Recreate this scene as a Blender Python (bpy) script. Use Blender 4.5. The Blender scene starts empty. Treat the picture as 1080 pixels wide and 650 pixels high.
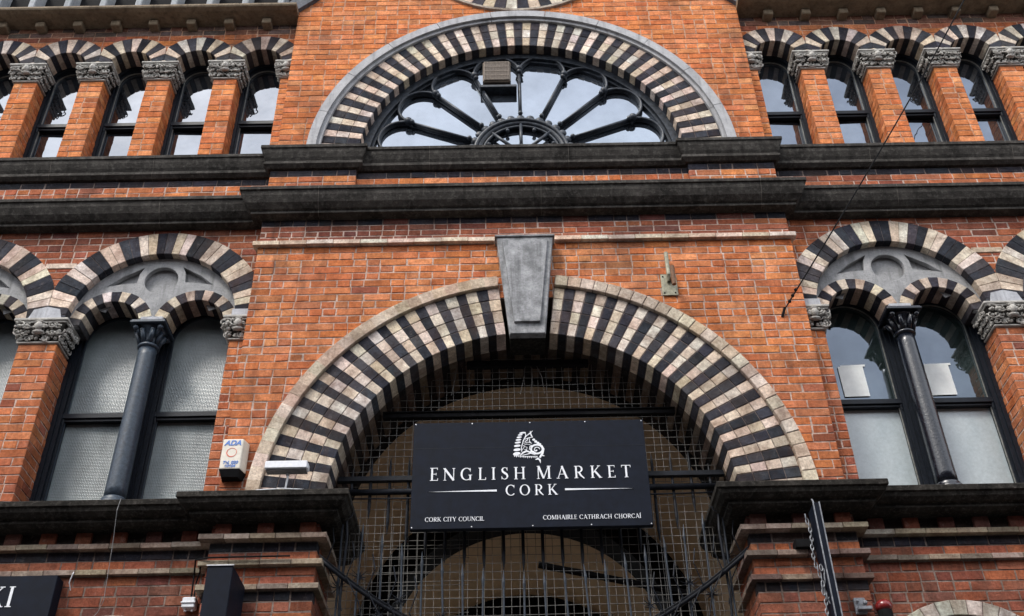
import bpy, math, random
from mathutils import Vector, Matrix, noise
from math import sin, cos, pi, sqrt, atan2, radians
random.seed(7)
C = bpy.context.scene
# ------------------------------------------------------------------ camera
f_px, pitch, yaw, roll = 1131.8, 0.639537, 0.00442937, -0.0204783
X0 = 0.16
def cam_dir(x, v, f):
    c, s = cos(roll), sin(roll); x, v = c*x - s*v, s*x + c*v
    d = Vector((x, f*cos(pitch) - v*sin(pitch), f*sin(pitch) + v*cos(pitch)))
    cy, sy = cos(yaw), sin(yaw)
    return Vector((cy*d.x + sy*d.y, -sy*d.x + cy*d.y, d.z))
R_, U_, F_ = cam_dir(1, 0, 0), cam_dir(0, 1, 0), cam_dir(0, 0, 1)
cd = bpy.data.cameras.new('camera'); cam = bpy.data.objects.new('camera', cd); C.collection.objects.link(cam)
M = Matrix((( R_.x, U_.x, -F_.x, -X0), (R_.y, U_.y, -F_.y, -7.5), (R_.z, U_.z, -F_.z, 1.6), (0, 0, 0, 1)))
cam.matrix_world = M
cd.sensor_width = 36; cd.lens = f_px/1080*36; cd.clip_end = 2000; cd.clip_start = 0.05
C.camera = cam
# ------------------------------------------------------------------ world, sun, exposure
SUN_EL, SUN_AZ = radians(52), radians(-38)      # azimuth measured from the street side (-Y) towards -X
w = bpy.data.worlds.new('World'); C.world = w; w.use_nodes = True
nt = w.node_tree; nt.nodes.clear()
def N(t, k, **kw):
    n = t.nodes.new(k)
    for a, b in kw.items(): setattr(n, a, b)
    return n
sky = N(nt, 'ShaderNodeTexSky', sky_type='NISHITA', sun_disc=False)
sdir = Vector((-sin(radians(38))*cos(SUN_EL), -cos(radians(38))*cos(SUN_EL), sin(SUN_EL)))
sky.sun_elevation = SUN_EL; sky.sun_rotation = atan2(sdir.x, sdir.y)
sky.air_density = 1.0; sky.dust_density = 3.0
tc = N(nt, 'ShaderNodeTexCoord'); nz = N(nt, 'ShaderNodeTexNoise'); nz.inputs['Scale'].default_value = 2.6; nz.inputs['Detail'].default_value = 7
nt.links.new(tc.outputs['Generated'], nz.inputs['Vector'])
rmp = N(nt, 'ShaderNodeValToRGB'); rmp.color_ramp.elements[0].position = .38; rmp.color_ramp.elements[1].position = .62
nt.links.new(nz.outputs['Fac'], rmp.inputs['Fac'])
mixc = N(nt, 'ShaderNodeMix', data_type='RGBA'); mixc.inputs['B'].default_value = (10.5, 10.8, 11.3, 1)
mf = N(nt, 'ShaderNodeMath', operation='MULTIPLY_ADD'); mf.inputs[1].default_value = .45; mf.inputs[2].default_value = .4
nt.links.new(rmp.outputs['Color'], mf.inputs[0]); nt.links.new(mf.outputs[0], mixc.inputs['Factor'])
nt.links.new(sky.outputs[0], mixc.inputs['A'])
bg = N(nt, 'ShaderNodeBackground'); bg.inputs['Strength'].default_value = .13
nt.links.new(mixc.outputs['Result'], bg.inputs['Color'])
wo = N(nt, 'ShaderNodeOutputWorld'); nt.links.new(bg.outputs[0], wo.inputs[0])
sl = bpy.data.lights.new('sun', 'SUN'); sl.energy = 1.5; sl.angle = radians(14); sl.color = (1, .955, .89)
so = bpy.data.objects.new('sun', sl); C.collection.objects.link(so)
so.rotation_euler = sdir.to_track_quat('Z', 'Y').to_euler(); so.location = (-5, -20, 30)
C.view_settings.view_transform = 'Standard'; C.view_settings.look = 'None'; C.view_settings.gamma = 1
C.view_settings.exposure = 0.95
# ------------------------------------------------------------------ materials
def base_mat(name):
    m = bpy.data.materials.new(name); m.use_nodes = True
    t = m.node_tree; t.nodes.clear()
    o = N(t, 'ShaderNodeOutputMaterial'); b = N(t, 'ShaderNodeBsdfPrincipled'); t.links.new(b.outputs[0], o.inputs[0])
    co = N(t, 'ShaderNodeTexCoord')
    return m, t, b, co
def noise_n(t, co, scale, detail=6, rough=.6, out='Fac', stretch=None):
    n = N(t, 'ShaderNodeTexNoise'); n.inputs['Scale'].default_value = scale; n.inputs['Detail'].default_value = detail
    n.inputs['Roughness'].default_value = rough
    if stretch:
        mp = N(t, 'ShaderNodeMapping'); mp.inputs['Scale'].default_value = stretch
        t.links.new(co.outputs['Object'], mp.inputs['Vector']); t.links.new(mp.outputs[0], n.inputs['Vector'])
    else: t.links.new(co.outputs['Object'], n.inputs['Vector'])
    return n.outputs[out]
def ramp(t, src, p0, p1, c0=(0, 0, 0, 1), c1=(1, 1, 1, 1)):
    r = N(t, 'ShaderNodeValToRGB'); e = r.color_ramp.elements
    e[0].position, e[1].position = p0, p1; e[0].color, e[1].color = c0, c1
    t.links.new(src, r.inputs['Fac']); return r.outputs['Color']
def mix(t, fac, a, b, blend='MIX'):
    m = N(t, 'ShaderNodeMix', data_type='RGBA', blend_type=blend)
    for s, v in (('Factor', fac), ('A', a), ('B', b)):
        if isinstance(v, (int, float)): m.inputs[s].default_value = v
        elif isinstance(v, tuple): m.inputs[s].default_value = v if len(v) == 4 else (*v, 1)
        else: t.links.new(v, m.inputs[s])
    return m.outputs['Result']
def mathn(t, op, a, b):
    m = N(t, 'ShaderNodeMath', operation=op)
    for i, v in enumerate((a, b)):
        if isinstance(v, (int, float)): m.inputs[i].default_value = v
        else: t.links.new(v, m.inputs[i])
    return m.outputs[0]
def bump(t, b, h, strength=.5, dist=.01):
    n = N(t, 'ShaderNodeBump'); n.inputs['Strength'].default_value = strength; n.inputs['Distance'].default_value = dist
    t.links.new(h, n.inputs['Height']); t.links.new(n.outputs[0], b.inputs['Normal'])
def masonry_mat():
    m, t, b, co = base_mat('masonry')
    at = N(t, 'ShaderNodeAttribute'); at.attribute_name = 'Col'
    n1 = noise_n(t, co, 42, 8, .75); n2 = noise_n(t, co, 9, 5, .6); n3 = noise_n(t, co, 1.6, 6, .65); n4 = noise_n(t, co, 160, 3, .7)
    c = mix(t, 1.0, at.outputs['Color'], ramp(t, n1, .30, .70, (.58, .54, .53, 1), (1.28, 1.28, 1.28, 1)), 'MULTIPLY')
    c = mix(t, 1.0, c, ramp(t, n2, .32, .68, (.66, .60, .58, 1), (1.16, 1.18, 1.2, 1)), 'MULTIPLY')
    # pale mortar smear / salts and sooty blotches
    c = mix(t, mathn(t, 'MULTIPLY', ramp(t, noise_n(t, co, 17, 8, .8), .56, .74), .30), c, (.42, .36, .33))
    c = mix(t, mathn(t, 'MULTIPLY', ramp(t, n3, .50, .70), .52), c, (.055, .036, .03))
    st = noise_n(t, co, 3.2, 6, .65, stretch=(2.6, 2.6, .45)); big = noise_n(t, co, .55, 3, .5)
    c = mix(t, mathn(t, 'MULTIPLY', mathn(t, 'MULTIPLY', ramp(t, st, .50, .68), ramp(t, big, .42, .62)), .60), c, (.07, .042, .034))
    c = mix(t, mathn(t, 'MULTIPLY', ramp(t, noise_n(t, co, 1.1, 4, .6), .55, .75), .35), c, mix(t, 1.0, c, (1.22, 1.22, 1.2, 1), 'MULTIPLY'))
    c = mix(t, mathn(t, 'MULTIPLY', ramp(t, noise_n(t, co, 45, 5, .75), .60, .68), .60), c, (.06, .04, .035))
    t.links.new(c, b.inputs['Base Color']); b.inputs['Roughness'].default_value = .92
    b.inputs['Specular IOR Level'].default_value = .1
    h = mathn(t, 'ADD', mathn(t, 'MULTIPLY', n1, 1.0), mathn(t, 'MULTIPLY', n4, .45))
    bump(t, b, h, .9, .012)
    return m
def stone_mat(name, c0, c1, c2, sc=6, rough=.85, bumpd=.008, streak=True, spec=.3):
    m, t, b, co = base_mat(name)
    a = noise_n(t, co, sc, 8, .7); a2 = noise_n(t, co, sc*7, 6, .7)
    c = mix(t, ramp(t, a, .35, .68), c0, c1)
    c = mix(t, mathn(t, 'MULTIPLY', ramp(t, a2, .5, .75), .6), c, c2)
    if streak:
        s = noise_n(t, co, 5, 5, .6, stretch=(3.5, 3.5, .35))
        c = mix(t, mathn(t, 'MULTIPLY', ramp(t, s, .5, .7), .55), c, tuple(v*.4 for v in c0))
    t.links.new(c, b.inputs['Base Color']); b.inputs['Roughness'].default_value = rough
    b.inputs['Specular IOR Level'].default_value = spec
    bump(t, b, mathn(t, 'ADD', a2, noise_n(t, co, sc*20, 3, .7)), .7, bumpd)
    return m
def plain_mat(name, col, rough=.5, metal=0., var=.25, sc=30, bumpd=.002, spec=.5, coat=0):
    m, t, b, co = base_mat(name)
    n = noise_n(t, co, sc, 6, .65)
    c = mix(t, 1.0, (*col, 1), ramp(t, n, .3, .7, (1-var,)*3+(1,), (1+var,)*3+(1,)), 'MULTIPLY')
    t.links.new(c, b.inputs['Base Color']); b.inputs['Metallic'].default_value = metal
    r = mathn(t, 'MULTIPLY_ADD', n, .25); r.node.inputs[2].default_value = rough-.12
    t.links.new(r, b.inputs['Roughness']); b.inputs['Specular IOR Level'].default_value = spec
    b.inputs['Coat Weight'].default_value = coat
    bump(t, b, n, .4, bumpd); return m
def glass_mat(name, body, refl, rough=.02, wob=.02, wsc=2.2):
    """Old window glass: dark room behind, strong skylight reflection with slight waviness."""
    m, t, b, co = base_mat(name)
    oi = N(t, 'ShaderNodeObjectInfo'); va = N(t, 'ShaderNodeVectorMath', operation='MULTIPLY_ADD'); va.inputs[1].default_value = (37, 53, 71)
    cb = N(t, 'ShaderNodeCombineXYZ')
    for k_ in range(3): t.links.new(oi.outputs['Random'], cb.inputs[k_])
    t.links.new(cb.outputs[0], va.inputs[0]); t.links.new(co.outputs['Object'], va.inputs[2])
    class CO: outputs = {'Object': va.outputs[0]}
    co = CO
    n = noise_n(t, co, wsc, 3, .5); n2 = noise_n(t, co, 22, 7, .7)
    t.links.new(mix(t, ramp(t, n, .4, .62), body, tuple(v*.45 for v in body)), b.inputs['Base Color'])
    b.inputs['Roughness'].default_value = .6; b.inputs['Specular IOR Level'].default_value = 0
    g = N(t, 'ShaderNodeBsdfGlossy'); g.inputs['Roughness'].default_value = rough; g.inputs['Color'].default_value = (.76, .85, .98, 1)
    bn = N(t, 'ShaderNodeBump'); bn.inputs['Strength'].default_value = .6; bn.inputs['Distance'].default_value = wob
    t.links.new(n, bn.inputs['Height']); t.links.new(bn.outputs[0], g.inputs['Normal'])
    ms = N(t, 'ShaderNodeMixShader')
    n3 = noise_n(t, co, 2.2, 4, .55)
    fac = mathn(t, 'MULTIPLY', ramp(t, n3, .3, .7, (refl*.8,)*3+(1,), (refl*1.08,)*3+(1,)), ramp(t, n2, .25, .5, (.93,)*3+(1,), (1,)*4))
    t.links.new(fac, ms.inputs[0]); t.links.new(b.outputs[0], ms.inputs[1]); t.links.new(g.outputs[0], ms.inputs[2])
    o = [x for x in t.nodes if x.bl_idname == 'ShaderNodeOutputMaterial'][0]
    t.links.new(ms.outputs[0], o.inputs[0]); return m
def frosted_mat(name, c0, c1, cell):
    m, t, b, co = base_mat(name)
    n = noise_n(t, co, 1.7, 4, .55, stretch=(1.2, 1, .6)); n2 = noise_n(t, co, 40, 5, .7)
    c = mix(t, ramp(t, n, .35, .65), c0, c1)
    c = mix(t, 1.0, c, ramp(t, n2, .3, .7, (.85, .85, .85, 1), (1.1, 1.1, 1.1, 1)), 'MULTIPLY')
    t.links.new(c, b.inputs['Base Color']); b.inputs['Roughness'].default_value = .28
    b.inputs['Specular IOR Level'].default_value = .9
    if cell:
        mp = N(t, 'ShaderNodeMapping'); mp.inputs['Scale'].default_value = (1/.014,)*3
        t.links.new(co.outputs['Object'], mp.inputs['Vector'])
        v = N(t, 'ShaderNodeTexVoronoi', feature='F1'); v.inputs['Randomness'].default_value = .12; v.inputs['Scale'].default_value = 1
        t.links.new(mp.outputs[0], v.inputs['Vector']); bump(t, b, v.outputs['Distance'], .8, .006)
        c2 = mix(t, ramp(t, v.outputs['Distance'], .1, .6), c, mix(t, .28, c, (.02, .025, .025)))
        t.links.new(c2, b.inputs['Base Color'])
    else: bump(t, b, n2, .3, .002)
    return m
MAS = masonry_mat()
M_DSTONE = stone_mat('weathered_dark_limestone', (.016, .0145, .013), (.066, .060, .054), (.16, .15, .135), 3.2, .8, spec=.12)
M_LSTONE = stone_mat('lower_cornice_limestone', (.010, .009, .008), (.038, .034, .029), (.12, .11, .10), 5, .85, spec=.1)
M_HOOD = stone_mat('grey_hood_limestone', (.30, .30, .31), (.42, .42, .43), (.17, .17, .18), 7, .75, .004)
M_KEY = stone_mat('grey_keystone_limestone', (.17, .175, .18), (.46, .465, .48), (.10, .10, .105), 9, .8, .014)
M_TYMP = stone_mat('tympanum_stone', (.25, .255, .26), (.38, .38, .385), (.10, .10, .10), 8, .85, .006)
M_CAP = stone_mat('carved_capital_stone', (.30, .285, .26), (.56, .54, .50), (.06, .055, .05), 14, .8, .006, False)
_t = M_CAP.node_tree; _b = [n for n in _t.nodes if n.bl_idname == 'ShaderNodeBsdfPrincipled'][0]
_a = N(_t, 'ShaderNodeAttribute'); _a.attribute_name = 'Col'      # near-black ground paints undercut shade behind the carving
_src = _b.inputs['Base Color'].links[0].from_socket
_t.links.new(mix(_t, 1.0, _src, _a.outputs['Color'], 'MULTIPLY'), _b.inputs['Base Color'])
M_IMP = stone_mat('pale_impost_stone', (.36, .37, .40), (.52, .53, .56), (.22, .22, .23), 8, .8, .004)
M_TAN = stone_mat('tan_cornice_stone', (.16, .12, .08), (.28, .22, .15), (.07, .055, .04), 5, .85)
M_PALE = stone_mat('pale_parapet_stone', (.24, .26, .28), (.36, .37, .39), (.2, .2, .2), 6, .8)
M_VAULT = stone_mat('vault_plaster', (.62, .48, .33), (.68, .54, .38), (.46, .36, .26), 1.5, .95, .004, False)
M_JOINT = plain_mat('joint_mortar', (.10, .09, .08), .9, 0, .5, 8, .001, .1)
M_SPEAR = plain_mat('worn_blue_black_iron', (.022, .03, .042), .45, 0, .5, 20, .003, .3)
M_DSILV = plain_mat('dull_steel', (.22, .23, .25), .5, .4, .4, 30)
M_MATT = plain_mat('matt_black', (.008, .008, .009), .8, 0, .4, 20, .002, .1)  # black paint; the shade of the vault ribs is coloured with it too
M_IRON = plain_mat('black_painted_iron', (.010, .012, .017), .5, 0, .5, 25, .003, .18)
M_COLBLUE = plain_mat('blue_grey_painted_iron', (.035, .05, .07), .42, 0, .45, 45, .006, .35)
M_COLBLK = plain_mat('gloss_black_painted_iron', (.006, .008, .014), .24, 0, .4, 45, .008, .5, .25)
M_WIRE = plain_mat('dull_wire', (.15, .145, .135), .5, .3, .5, 6)
M_TRAC = plain_mat('fanlight_painted_iron', (.026, .032, .042), .42, 0, .8, 30, .006, .35)
M_FRAME = plain_mat('dark_painted_timber', (.007, .010, .016), .45, 0, .5, 35, .003, .25)
M_FRAMEL = plain_mat('worn_sash_edge', (.22, .22, .20), .5, 0, .5, 30)
M_GLASSF = glass_mat('fanlight_glass', (.06, .07, .085), .31, .02, .006, 1.6)
M_GLASSU = glass_mat('upper_window_glass', (.02, .023, .028), .25, .02, .009, 1.8)
M_GLASSC = glass_mat('clear_lower_glass', (.03, .045, .045), .16, .04, .005, 2.5)
M_FROSTL = frosted_mat('patterned_obscure_glass', (.06, .09, .10), (.23, .285, .295), True)
M_FROSTR = frosted_mat('white_frosted_glass', (.36, .42, .44), (.48, .53, .54), False)
M_SIGN = plain_mat('black_sign_board', (.006, .0085, .016), .6, 0, .35, 12, .001, .10)
M_LET = plain_mat('silver_white_lettering', (.72, .74, .78), .45, 0, .12, 60, .0005)
M_SILV = plain_mat('bare_galvanised_steel', (.45, .46, .48), .4, .7, .3, 30)
M_CREAMP = plain_mat('aged_cream_plastic', (.62, .58, .50), .5, 0, .12, 20)
M_WHITEP = plain_mat('white_plastic', (.68, .70, .74), .4, 0, .1, 25)
M_BLUE = plain_mat('blue_print', (.06, .17, .5), .5, 0, .1)
M_RED = plain_mat('red_print', (.6, .10, .05), .5, 0, .1)
M_REDG = plain_mat('red_gloss', (.17, .015, .015), .25, 0, .2)
M_PAPER = plain_mat('white_paper', (.82, .85, .83), .8, 0, .08, 15)
M_BRONZE = plain_mat('greenish_bronze', (.27, .26, .19), .55, .3, .5, 30)
M_RUST = plain_mat('rusty_iron', (.14, .07, .035), .7, .2, .5, 40)
M_GRILLE = plain_mat('brown_grille', (.14, .11, .085), .55, .2, .5, 50)
M_ASPH = stone_mat('asphalt', (.04, .04, .042), (.06, .06, .06), (.03, .03, .03), 30, .9, .004, False)
M_PAVE = stone_mat('paving_stone', (.08, .08, .078), (.11, .108, .10), (.05, .05, .05), 3, .85, .004, False)
M_BLACK = plain_mat('dark_interior', (.006, .006, .007), .9, 0, .2)
# ------------------------------------------------------------------ mesh builder
class MB:
    def __init__(s): s.v = []; s.f = []; s.c = []
    def add(s, vs, fs, col=(1, 1, 1, 1)):
        o = len(s.v); s.v += [tuple(p) for p in vs]
        for q in fs: s.f.append(tuple(i+o for i in q)); s.c.append(col)
    def box(s, x0, x1, y0, y1, z0, z1, col=(1, 1, 1, 1)):
        vs = [(x, y, z) for x in (x0, x1) for y in (y0, y1) for z in (z0, z1)]
        s.add(vs, [(0, 1, 3, 2), (4, 6, 7, 5), (0, 4, 5, 1), (2, 3, 7, 6), (0, 2, 6, 4), (1, 5, 7, 3)], col)
    def bbox(s, x0, x1, y0, y1, z0, z1, b=.004, col=(1, 1, 1, 1)):
        """box with all edges chamfered"""
        vs = []; 
        for z, i in ((z0, b), (z0+b, 0), (z1-b, 0), (z1, b)):
            vs += [(x0+i+b*(0), y0+i+b, z), (x0+i+b, y0+i, z), (x1-i-b, y0+i, z), (x1-i, y0+i+b, z), (x1-i, y1-i-b, z), (x1-i-b, y1-i, z), (x0+i+b, y1-i, z), (x0+i, y1-i-b, z)]
        fs = [tuple(range(7, -1, -1)), tuple(range(24, 32))]
        for r in range(3):
            for k in range(8): fs.append((r*8+k, r*8+(k+1) % 8, r*8+8+(k+1) % 8, r*8+8+k))
        s.add(vs, fs, col)
    def quadprism(s, fr, q, d0, depth, col, bev=.004):
        """q: 4 corners (u,z) ccw seen from the front; d0 = depth of the front face; fr(u,z,d)->xyz"""
        cu = sum(p[0] for p in q)/4; cz = sum(p[1] for p in q)/4
        def ins(p):
            du, dz = cu-p[0], cz-p[1]; L = max(sqrt(du*du+dz*dz), 1e-6)
            k = min(bev*1.5, L*.3)/L; return (p[0]+du*k, p[1]+dz*k)
        vs = [fr(*ins(p), d0) for p in q] + [fr(*p, d0+bev*.8) for p in q] + [fr(*p, d0+depth) for p in q]
        fs = [(0, 1, 2, 3)]
        for k in range(4):
            n = (k+1) % 4
            fs += [(4+k, 4+n, n, k), (8+k, 8+n, 4+n, 4+k)]
        s.add(vs, fs, col)
    def tube(s, pts, r, n=8, col=(1, 1, 1, 1), caps=True, closed=False):
        pts = [Vector(p) for p in pts]; m = len(pts); rs = r if isinstance(r, (list, tuple)) else [r]*m
        o = len(s.v); ref = None
        for i, p in enumerate(pts):
            if closed: d = pts[(i+1) % m]-pts[i-1]
            else: d = pts[min(i+1, m-1)]-pts[max(i-1, 0)]
            d = d.normalized() if d.length > 1e-9 else Vector((0, 0, 1))
            if ref is None:
                ref = Vector((0, 1, 0)) if abs(d.y) < .9 else Vector((1, 0, 0))
            a = (ref - d*ref.dot(d)).normalized(); ref = a; b = d.cross(a)
            for k in range(n):
                t = 2*pi*(k+.5)/n; s.v.append(tuple(p + (a*cos(t)+b*sin(t))*rs[i]))
        for i in range(m if closed else m-1):
            j = (i+1) % m
            for k in range(n):
                s.f.append((o+i*n+k, o+i*n+(k+1) % n, o+j*n+(k+1) % n, o+j*n+k)); s.c.append(col)
        if caps and not closed:
            s.f.append(tuple(o+k for k in range(n-1, -1, -1))); s.c.append(col)
            s.f.append(tuple(o+(m-1)*n+k for k in range(n))); s.c.append(col)
    def lathe(s, prof, cx, cy, n=24, col=(1, 1, 1, 1)):
        o = len(s.v)
        for r, z in prof:
            for k in range(n): t = 2*pi*k/n; s.v.append((cx+r*cos(t), cy+r*sin(t), z))
        for i in range(len(prof)-1):
            for k in range(n):
                s.f.append((o+i*n+k, o+i*n+(k+1) % n, o+(i+1)*n+(k+1) % n, o+(i+1)*n+k)); s.c.append(col)
        s.f.append(tuple(o+k for k in range(n-1, -1, -1))); s.c.append(col)
        s.f.append(tuple(o+(len(prof)-1)*n+k for k in range(n))); s.c.append(col)
    def ball(s, c, r, nu=8, nv=5, sc=(1, 1, 1), rot=0, col=(1, 1, 1, 1)):
        vs = []; cr, sr = cos(rot), sin(rot)
        for j in range(nv+1):
            ph = pi*j/nv
            for k in range(nu):
                t = 2*pi*k/nu; x, y, z = r*sc[0]*sin(ph)*cos(t), r*sc[1]*sin(ph)*sin(t), r*sc[2]*cos(ph)
                vs.append((c[0]+x*cr-z*sr, c[1]+y, c[2]+x*sr+z*cr))
        fs = [(j*nu+k, (j+1)*nu+k, (j+1)*nu+(k+1) % nu, j*nu+(k+1) % nu) for j in range(nv) for k in range(nu)]
        s.add(vs, fs, col)
    def poly(s, pts, y0, y1, col=(1, 1, 1, 1)):
        """convex or simple polygon in XZ extruded y0..y1"""
        n = len(pts); vs = [(x, y0, z) for x, z in pts]+[(x, y1, z) for x, z in pts]
        fs = [tuple(range(n)), tuple(range(2*n-1, n-1, -1))]+[(k, (k+1) % n+0, (k+1) % n+n, k+n) for k in range(n)]
        s.add(vs, fs, col)
    def band(s, cx, cz, r0, r1, a0, a1, y0, y1, n=48, col=(1, 1, 1, 1)):
        """curved bar in XZ, rectangular section"""
        o = len(s.v)
        for i in range(n+1):
            a = a0+(a1-a0)*i/n
            for r, y in ((r0, y0), (r1, y0), (r1, y1), (r0, y1)):
                s.v.append((cx+r*cos(a), y, cz+r*sin(a)))
        for i in range(n):
            for k in range(4):
                s.f.append((o+i*4+k, o+i*4+(k+1) % 4, o+i*4+4+(k+1) % 4, o+i*4+4+k)); s.c.append(col)
        s.f.append((o, o+3, o+2, o+1)); s.c.append(col); s.f.append((o+n*4, o+n*4+1, o+n*4+2, o+n*4+3)); s.c.append(col)
    def sweep(s, prof, path, col=(1, 1, 1, 1), seg=None, gap=.004):
        """moulding: prof [(projection, z)], path [(x,y)] plan line of the wall face, outward = right-hand side of travel"""
        P = [Vector(p) for p in path]; n = len(P); nm = []
        for i in range(n-1):
            d = (P[i+1]-P[i]).normalized(); nm.append(Vector((d.y, -d.x)))
        off = []
        for i in range(n):
            if i == 0: off.append(nm[0])
            elif i == n-1: off.append(nm[-1])
            else:
                a, b = nm[i-1], nm[i]; off.append((a+b)/(1+a.dot(b)))
        m = len(prof); o = len(s.v)
        for i in range(n):
            for d, z in prof: q = P[i]+off[i]*d; s.v.append((q.x, q.y, z))
        for i in range(n-1):
            for k in range(m-1):
                s.f.append((o+i*m+k, o+i*m+k+1, o+(i+1)*m+k+1, o+(i+1)*m+k)); s.c.append(col)
        s.f.append(tuple(o+k for k in range(m))); s.c.append(col)
        s.f.append(tuple(o+(n-1)*m+k for k in range(m-1, -1, -1))); s.c.append(col)
    def mesh(s, name, mat, smooth=False, origin=(0, 0, 0)):
        me = bpy.data.meshes.new(name)
        ox, oy, oz = origin
        me.from_pydata([(x-ox, y-oy, z-oz) for x, y, z in s.v], [], s.f)
        a = me.color_attributes.new('Col', 'FLOAT_COLOR', 'CORNER')
        buf = []
        for q, c in zip(s.f, s.c): buf += list(c)*len(q)
        a.data.foreach_set('color', buf)
        me.materials.append(mat)
        if smooth: me.polygons.foreach_set('use_smooth', [True]*len(me.polygons))
        me.update(); 
        import bmesh
        bm = bmesh.new(); bm.from_mesh(me); bmesh.ops.recalc_face_normals(bm, faces=bm.faces); bm.to_mesh(me); bm.free()
        return me
    def build(s, name, mat, parent=None, smooth=False, label=None):
        org = wloc(parent) if parent else (0, 0, 0)
        o = bpy.data.objects.new(name, s.mesh(name, mat, smooth, org)); C.collection.objects.link(o)
        o.parent = parent
        if label: o['label'] = label
        return o
def wloc(o):
    v = Vector((0, 0, 0))
    while o: v += o.location; o = o.parent
    return v
def thing(name, label, cat, loc=(0, 0, 0), group=None):
    o = bpy.data.objects.new(name, None); C.collection.objects.link(o); o.location = loc; o.empty_display_size = .1
    o['label'] = label; o['category'] = cat
    if group: o['group'] = group
    return o
def dup(o, dx=0, dz=0, parent='same', scale=None, dy=0):
    c = o.copy(); C.collection.objects.link(c); c.location = o.location + Vector((dx, dy, dz))
    if parent != 'same': c.parent = parent
    if scale: c.scale = scale
    return c
def dup_tree(o, dx=0, dz=0, mirror=False):
    c = dup(o, dx, dz)
    for ch in list(o.children):
        k = ch.copy(); C.collection.objects.link(k); k.parent = c
    return c
# frames of reference for brick faces
def front(y): return lambda u, z, d: (u, y+d, z)
def side_pos(x): return lambda u, z, d: (x-d, u, z)      # face looks towards +x
def side_neg(x): return lambda u, z, d: (x+d, u, z)      # face looks towards -x
def vary(c, a=.13, h=.05):
    k = 1+random.uniform(-a, a); return (max(c[0]*k*(1+random.uniform(-h, h)), 0), max(c[1]*k*(1+random.uniform(-h, h)), 0), max(c[2]*k*(1+random.uniform(-h, h)), 0), 1)
ORANGE = [(.64, .215, .076), (.68, .25, .095), (.56, .18, .064), (.63, .23, .095), (.70, .285, .125)]
RED = [(.43, .145, .07), (.38, .12, .064), (.48, .165, .075), (.34, .115, .07), (.42, .155, .09)]
BROWN = [(.19, .065, .045), (.23, .08, .055), (.15, .06, .05), (.26, .085, .05), (.20, .09, .07)]
BLACKB = [(.030, .032, .042), (.04, .042, .052), (.026, .027, .034)]
CREAM = [(.74, .63, .50), (.77, .67, .55), (.68, .57, .44), (.76, .69, .60)]
DARKV = [(.040, .045, .058), (.054, .059, .073), (.032, .036, .046), (.068, .068, .078)]
MORT = (.60, .48, .41, 1); MORTD = (.20, .165, .15, 1)
def lerp3(a, b, t): return tuple(p+(q-p)*t for p, q in zip(a, b))
def palette(x, z):
    n = noise.noise(Vector((x*.9, z*1.3, 3.1)))*.5 + noise.noise(Vector((x*2.7, z*3.9, 9.1)))*.3 + random.uniform(-.10, .10)
    ax = abs(x)
    if z > 8.93: t = 1.05 + n*.45 if z < 11.0 or ax < 2.4 else .65+n
    elif z > 8.4: t = (.88 if ax < 2.45 else .62) + n
    elif z > 7.98: t = .22 + n*.8
    elif z > 5.2:
        t = (.90 if z > 7 else .60+.30*(z-5.2)/1.8) + n*.6
        if ax > 2.45: t -= .12 + (.28 if z > 7.3 else 0)
    else: t = .26 + n*.75
    if random.random() < .03: t -= .3
    t = min(max(t, 0), 1.1)
    if t < .5: return lerp3(random.choice(BROWN), random.choice(RED), t/.5)
    return lerp3(random.choice(RED), random.choice(ORANGE), min((t-.5)/.45, 1))
CH = .0792; BL = .238
def subtract(iv, a, b):
    out = []
    for p, q in iv:
        if b <= p or a >= q: out.append((p, q)); continue
        if a > p: out.append((p, a))
        if b < q: out.append((b, q))
    return out
def bricks(mb, fr, z0, z1, spans, col=None, depth=.1, mort=MORT, phase=0, backing=.3, cb=None, fit=True):
    """lay courses between z0 and z1; spans(z) gives the solid intervals of u"""
    n = max(1, round((z1-z0)/CH)); h = (z1-z0)/n; g = .0052
    for i in range(n):
        za, zb = z0+i*h, z0+(i+1)*h; zm = (za+zb)/2
        row = (i+phase) % 2
        for (a, b) in spans(zm):
            if b-a < .015: continue
            if mort == MORT and zm > 8.9: mort = (.56, .36, .25, 1)
            mq = [(a+.003, za), (b-.003, za), (b-.003, zb), (a+.003, zb)]
            o = len(mb.v)
            mb.add([fr(u, z, .0052) for u, z in mq]+[fr(u, z, backing) for u, z in mq],
                   [(0, 1, 2, 3), (0, 4, 5, 1), (2, 6, 7, 3), (0, 3, 7, 4), (1, 5, 6, 2)], mort)
            # brick joints on a bond shared by the whole wall
            u = math.floor((a-.3)/BL)*BL + (0 if row else BL/2) + random.uniform(-.012, .012)
            cuts = []
            while u < b:
                if a+.05 < u < b-.05: cuts.append(u)
                if random.random() < .32:
                    if a+.05 < u+BL/2 < b-.05: cuts.append(u+BL/2)
                u += BL
            cuts = [a]+cuts+[b]
            for p, q in zip(cuts[:-1], cuts[1:]):
                jx = lambda: random.uniform(-.003, .003)
                e0 = 0 if p == a else g; e1 = 0 if q == b else g
                quad = [(p+e0+jx(), za+g+jx()), (q-e1+jx(), za+g+jx()), (q-e1+jx(), zb-g+jx()), (p+e0+jx(), zb-g+jx())]
                if p == a: quad[0] = (p, quad[0][1]); quad[3] = (p, quad[3][1])
                if q == b: quad[1] = (q, quad[1][1]); quad[2] = (q, quad[2][1])
                x, _, _ = fr((p+q)/2, zm, 0)
                c = random.choice(col) if col else palette(x, zm)
                d = random.uniform(-.0015, .0025)
                if random.random() < .035: d = .0035; c = tuple(v*.75 for v in c)
                c = vary(c)
                mb.quadprism(fr, quad, d, depth, c, random.choice((.003, .004, .006)))
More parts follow.
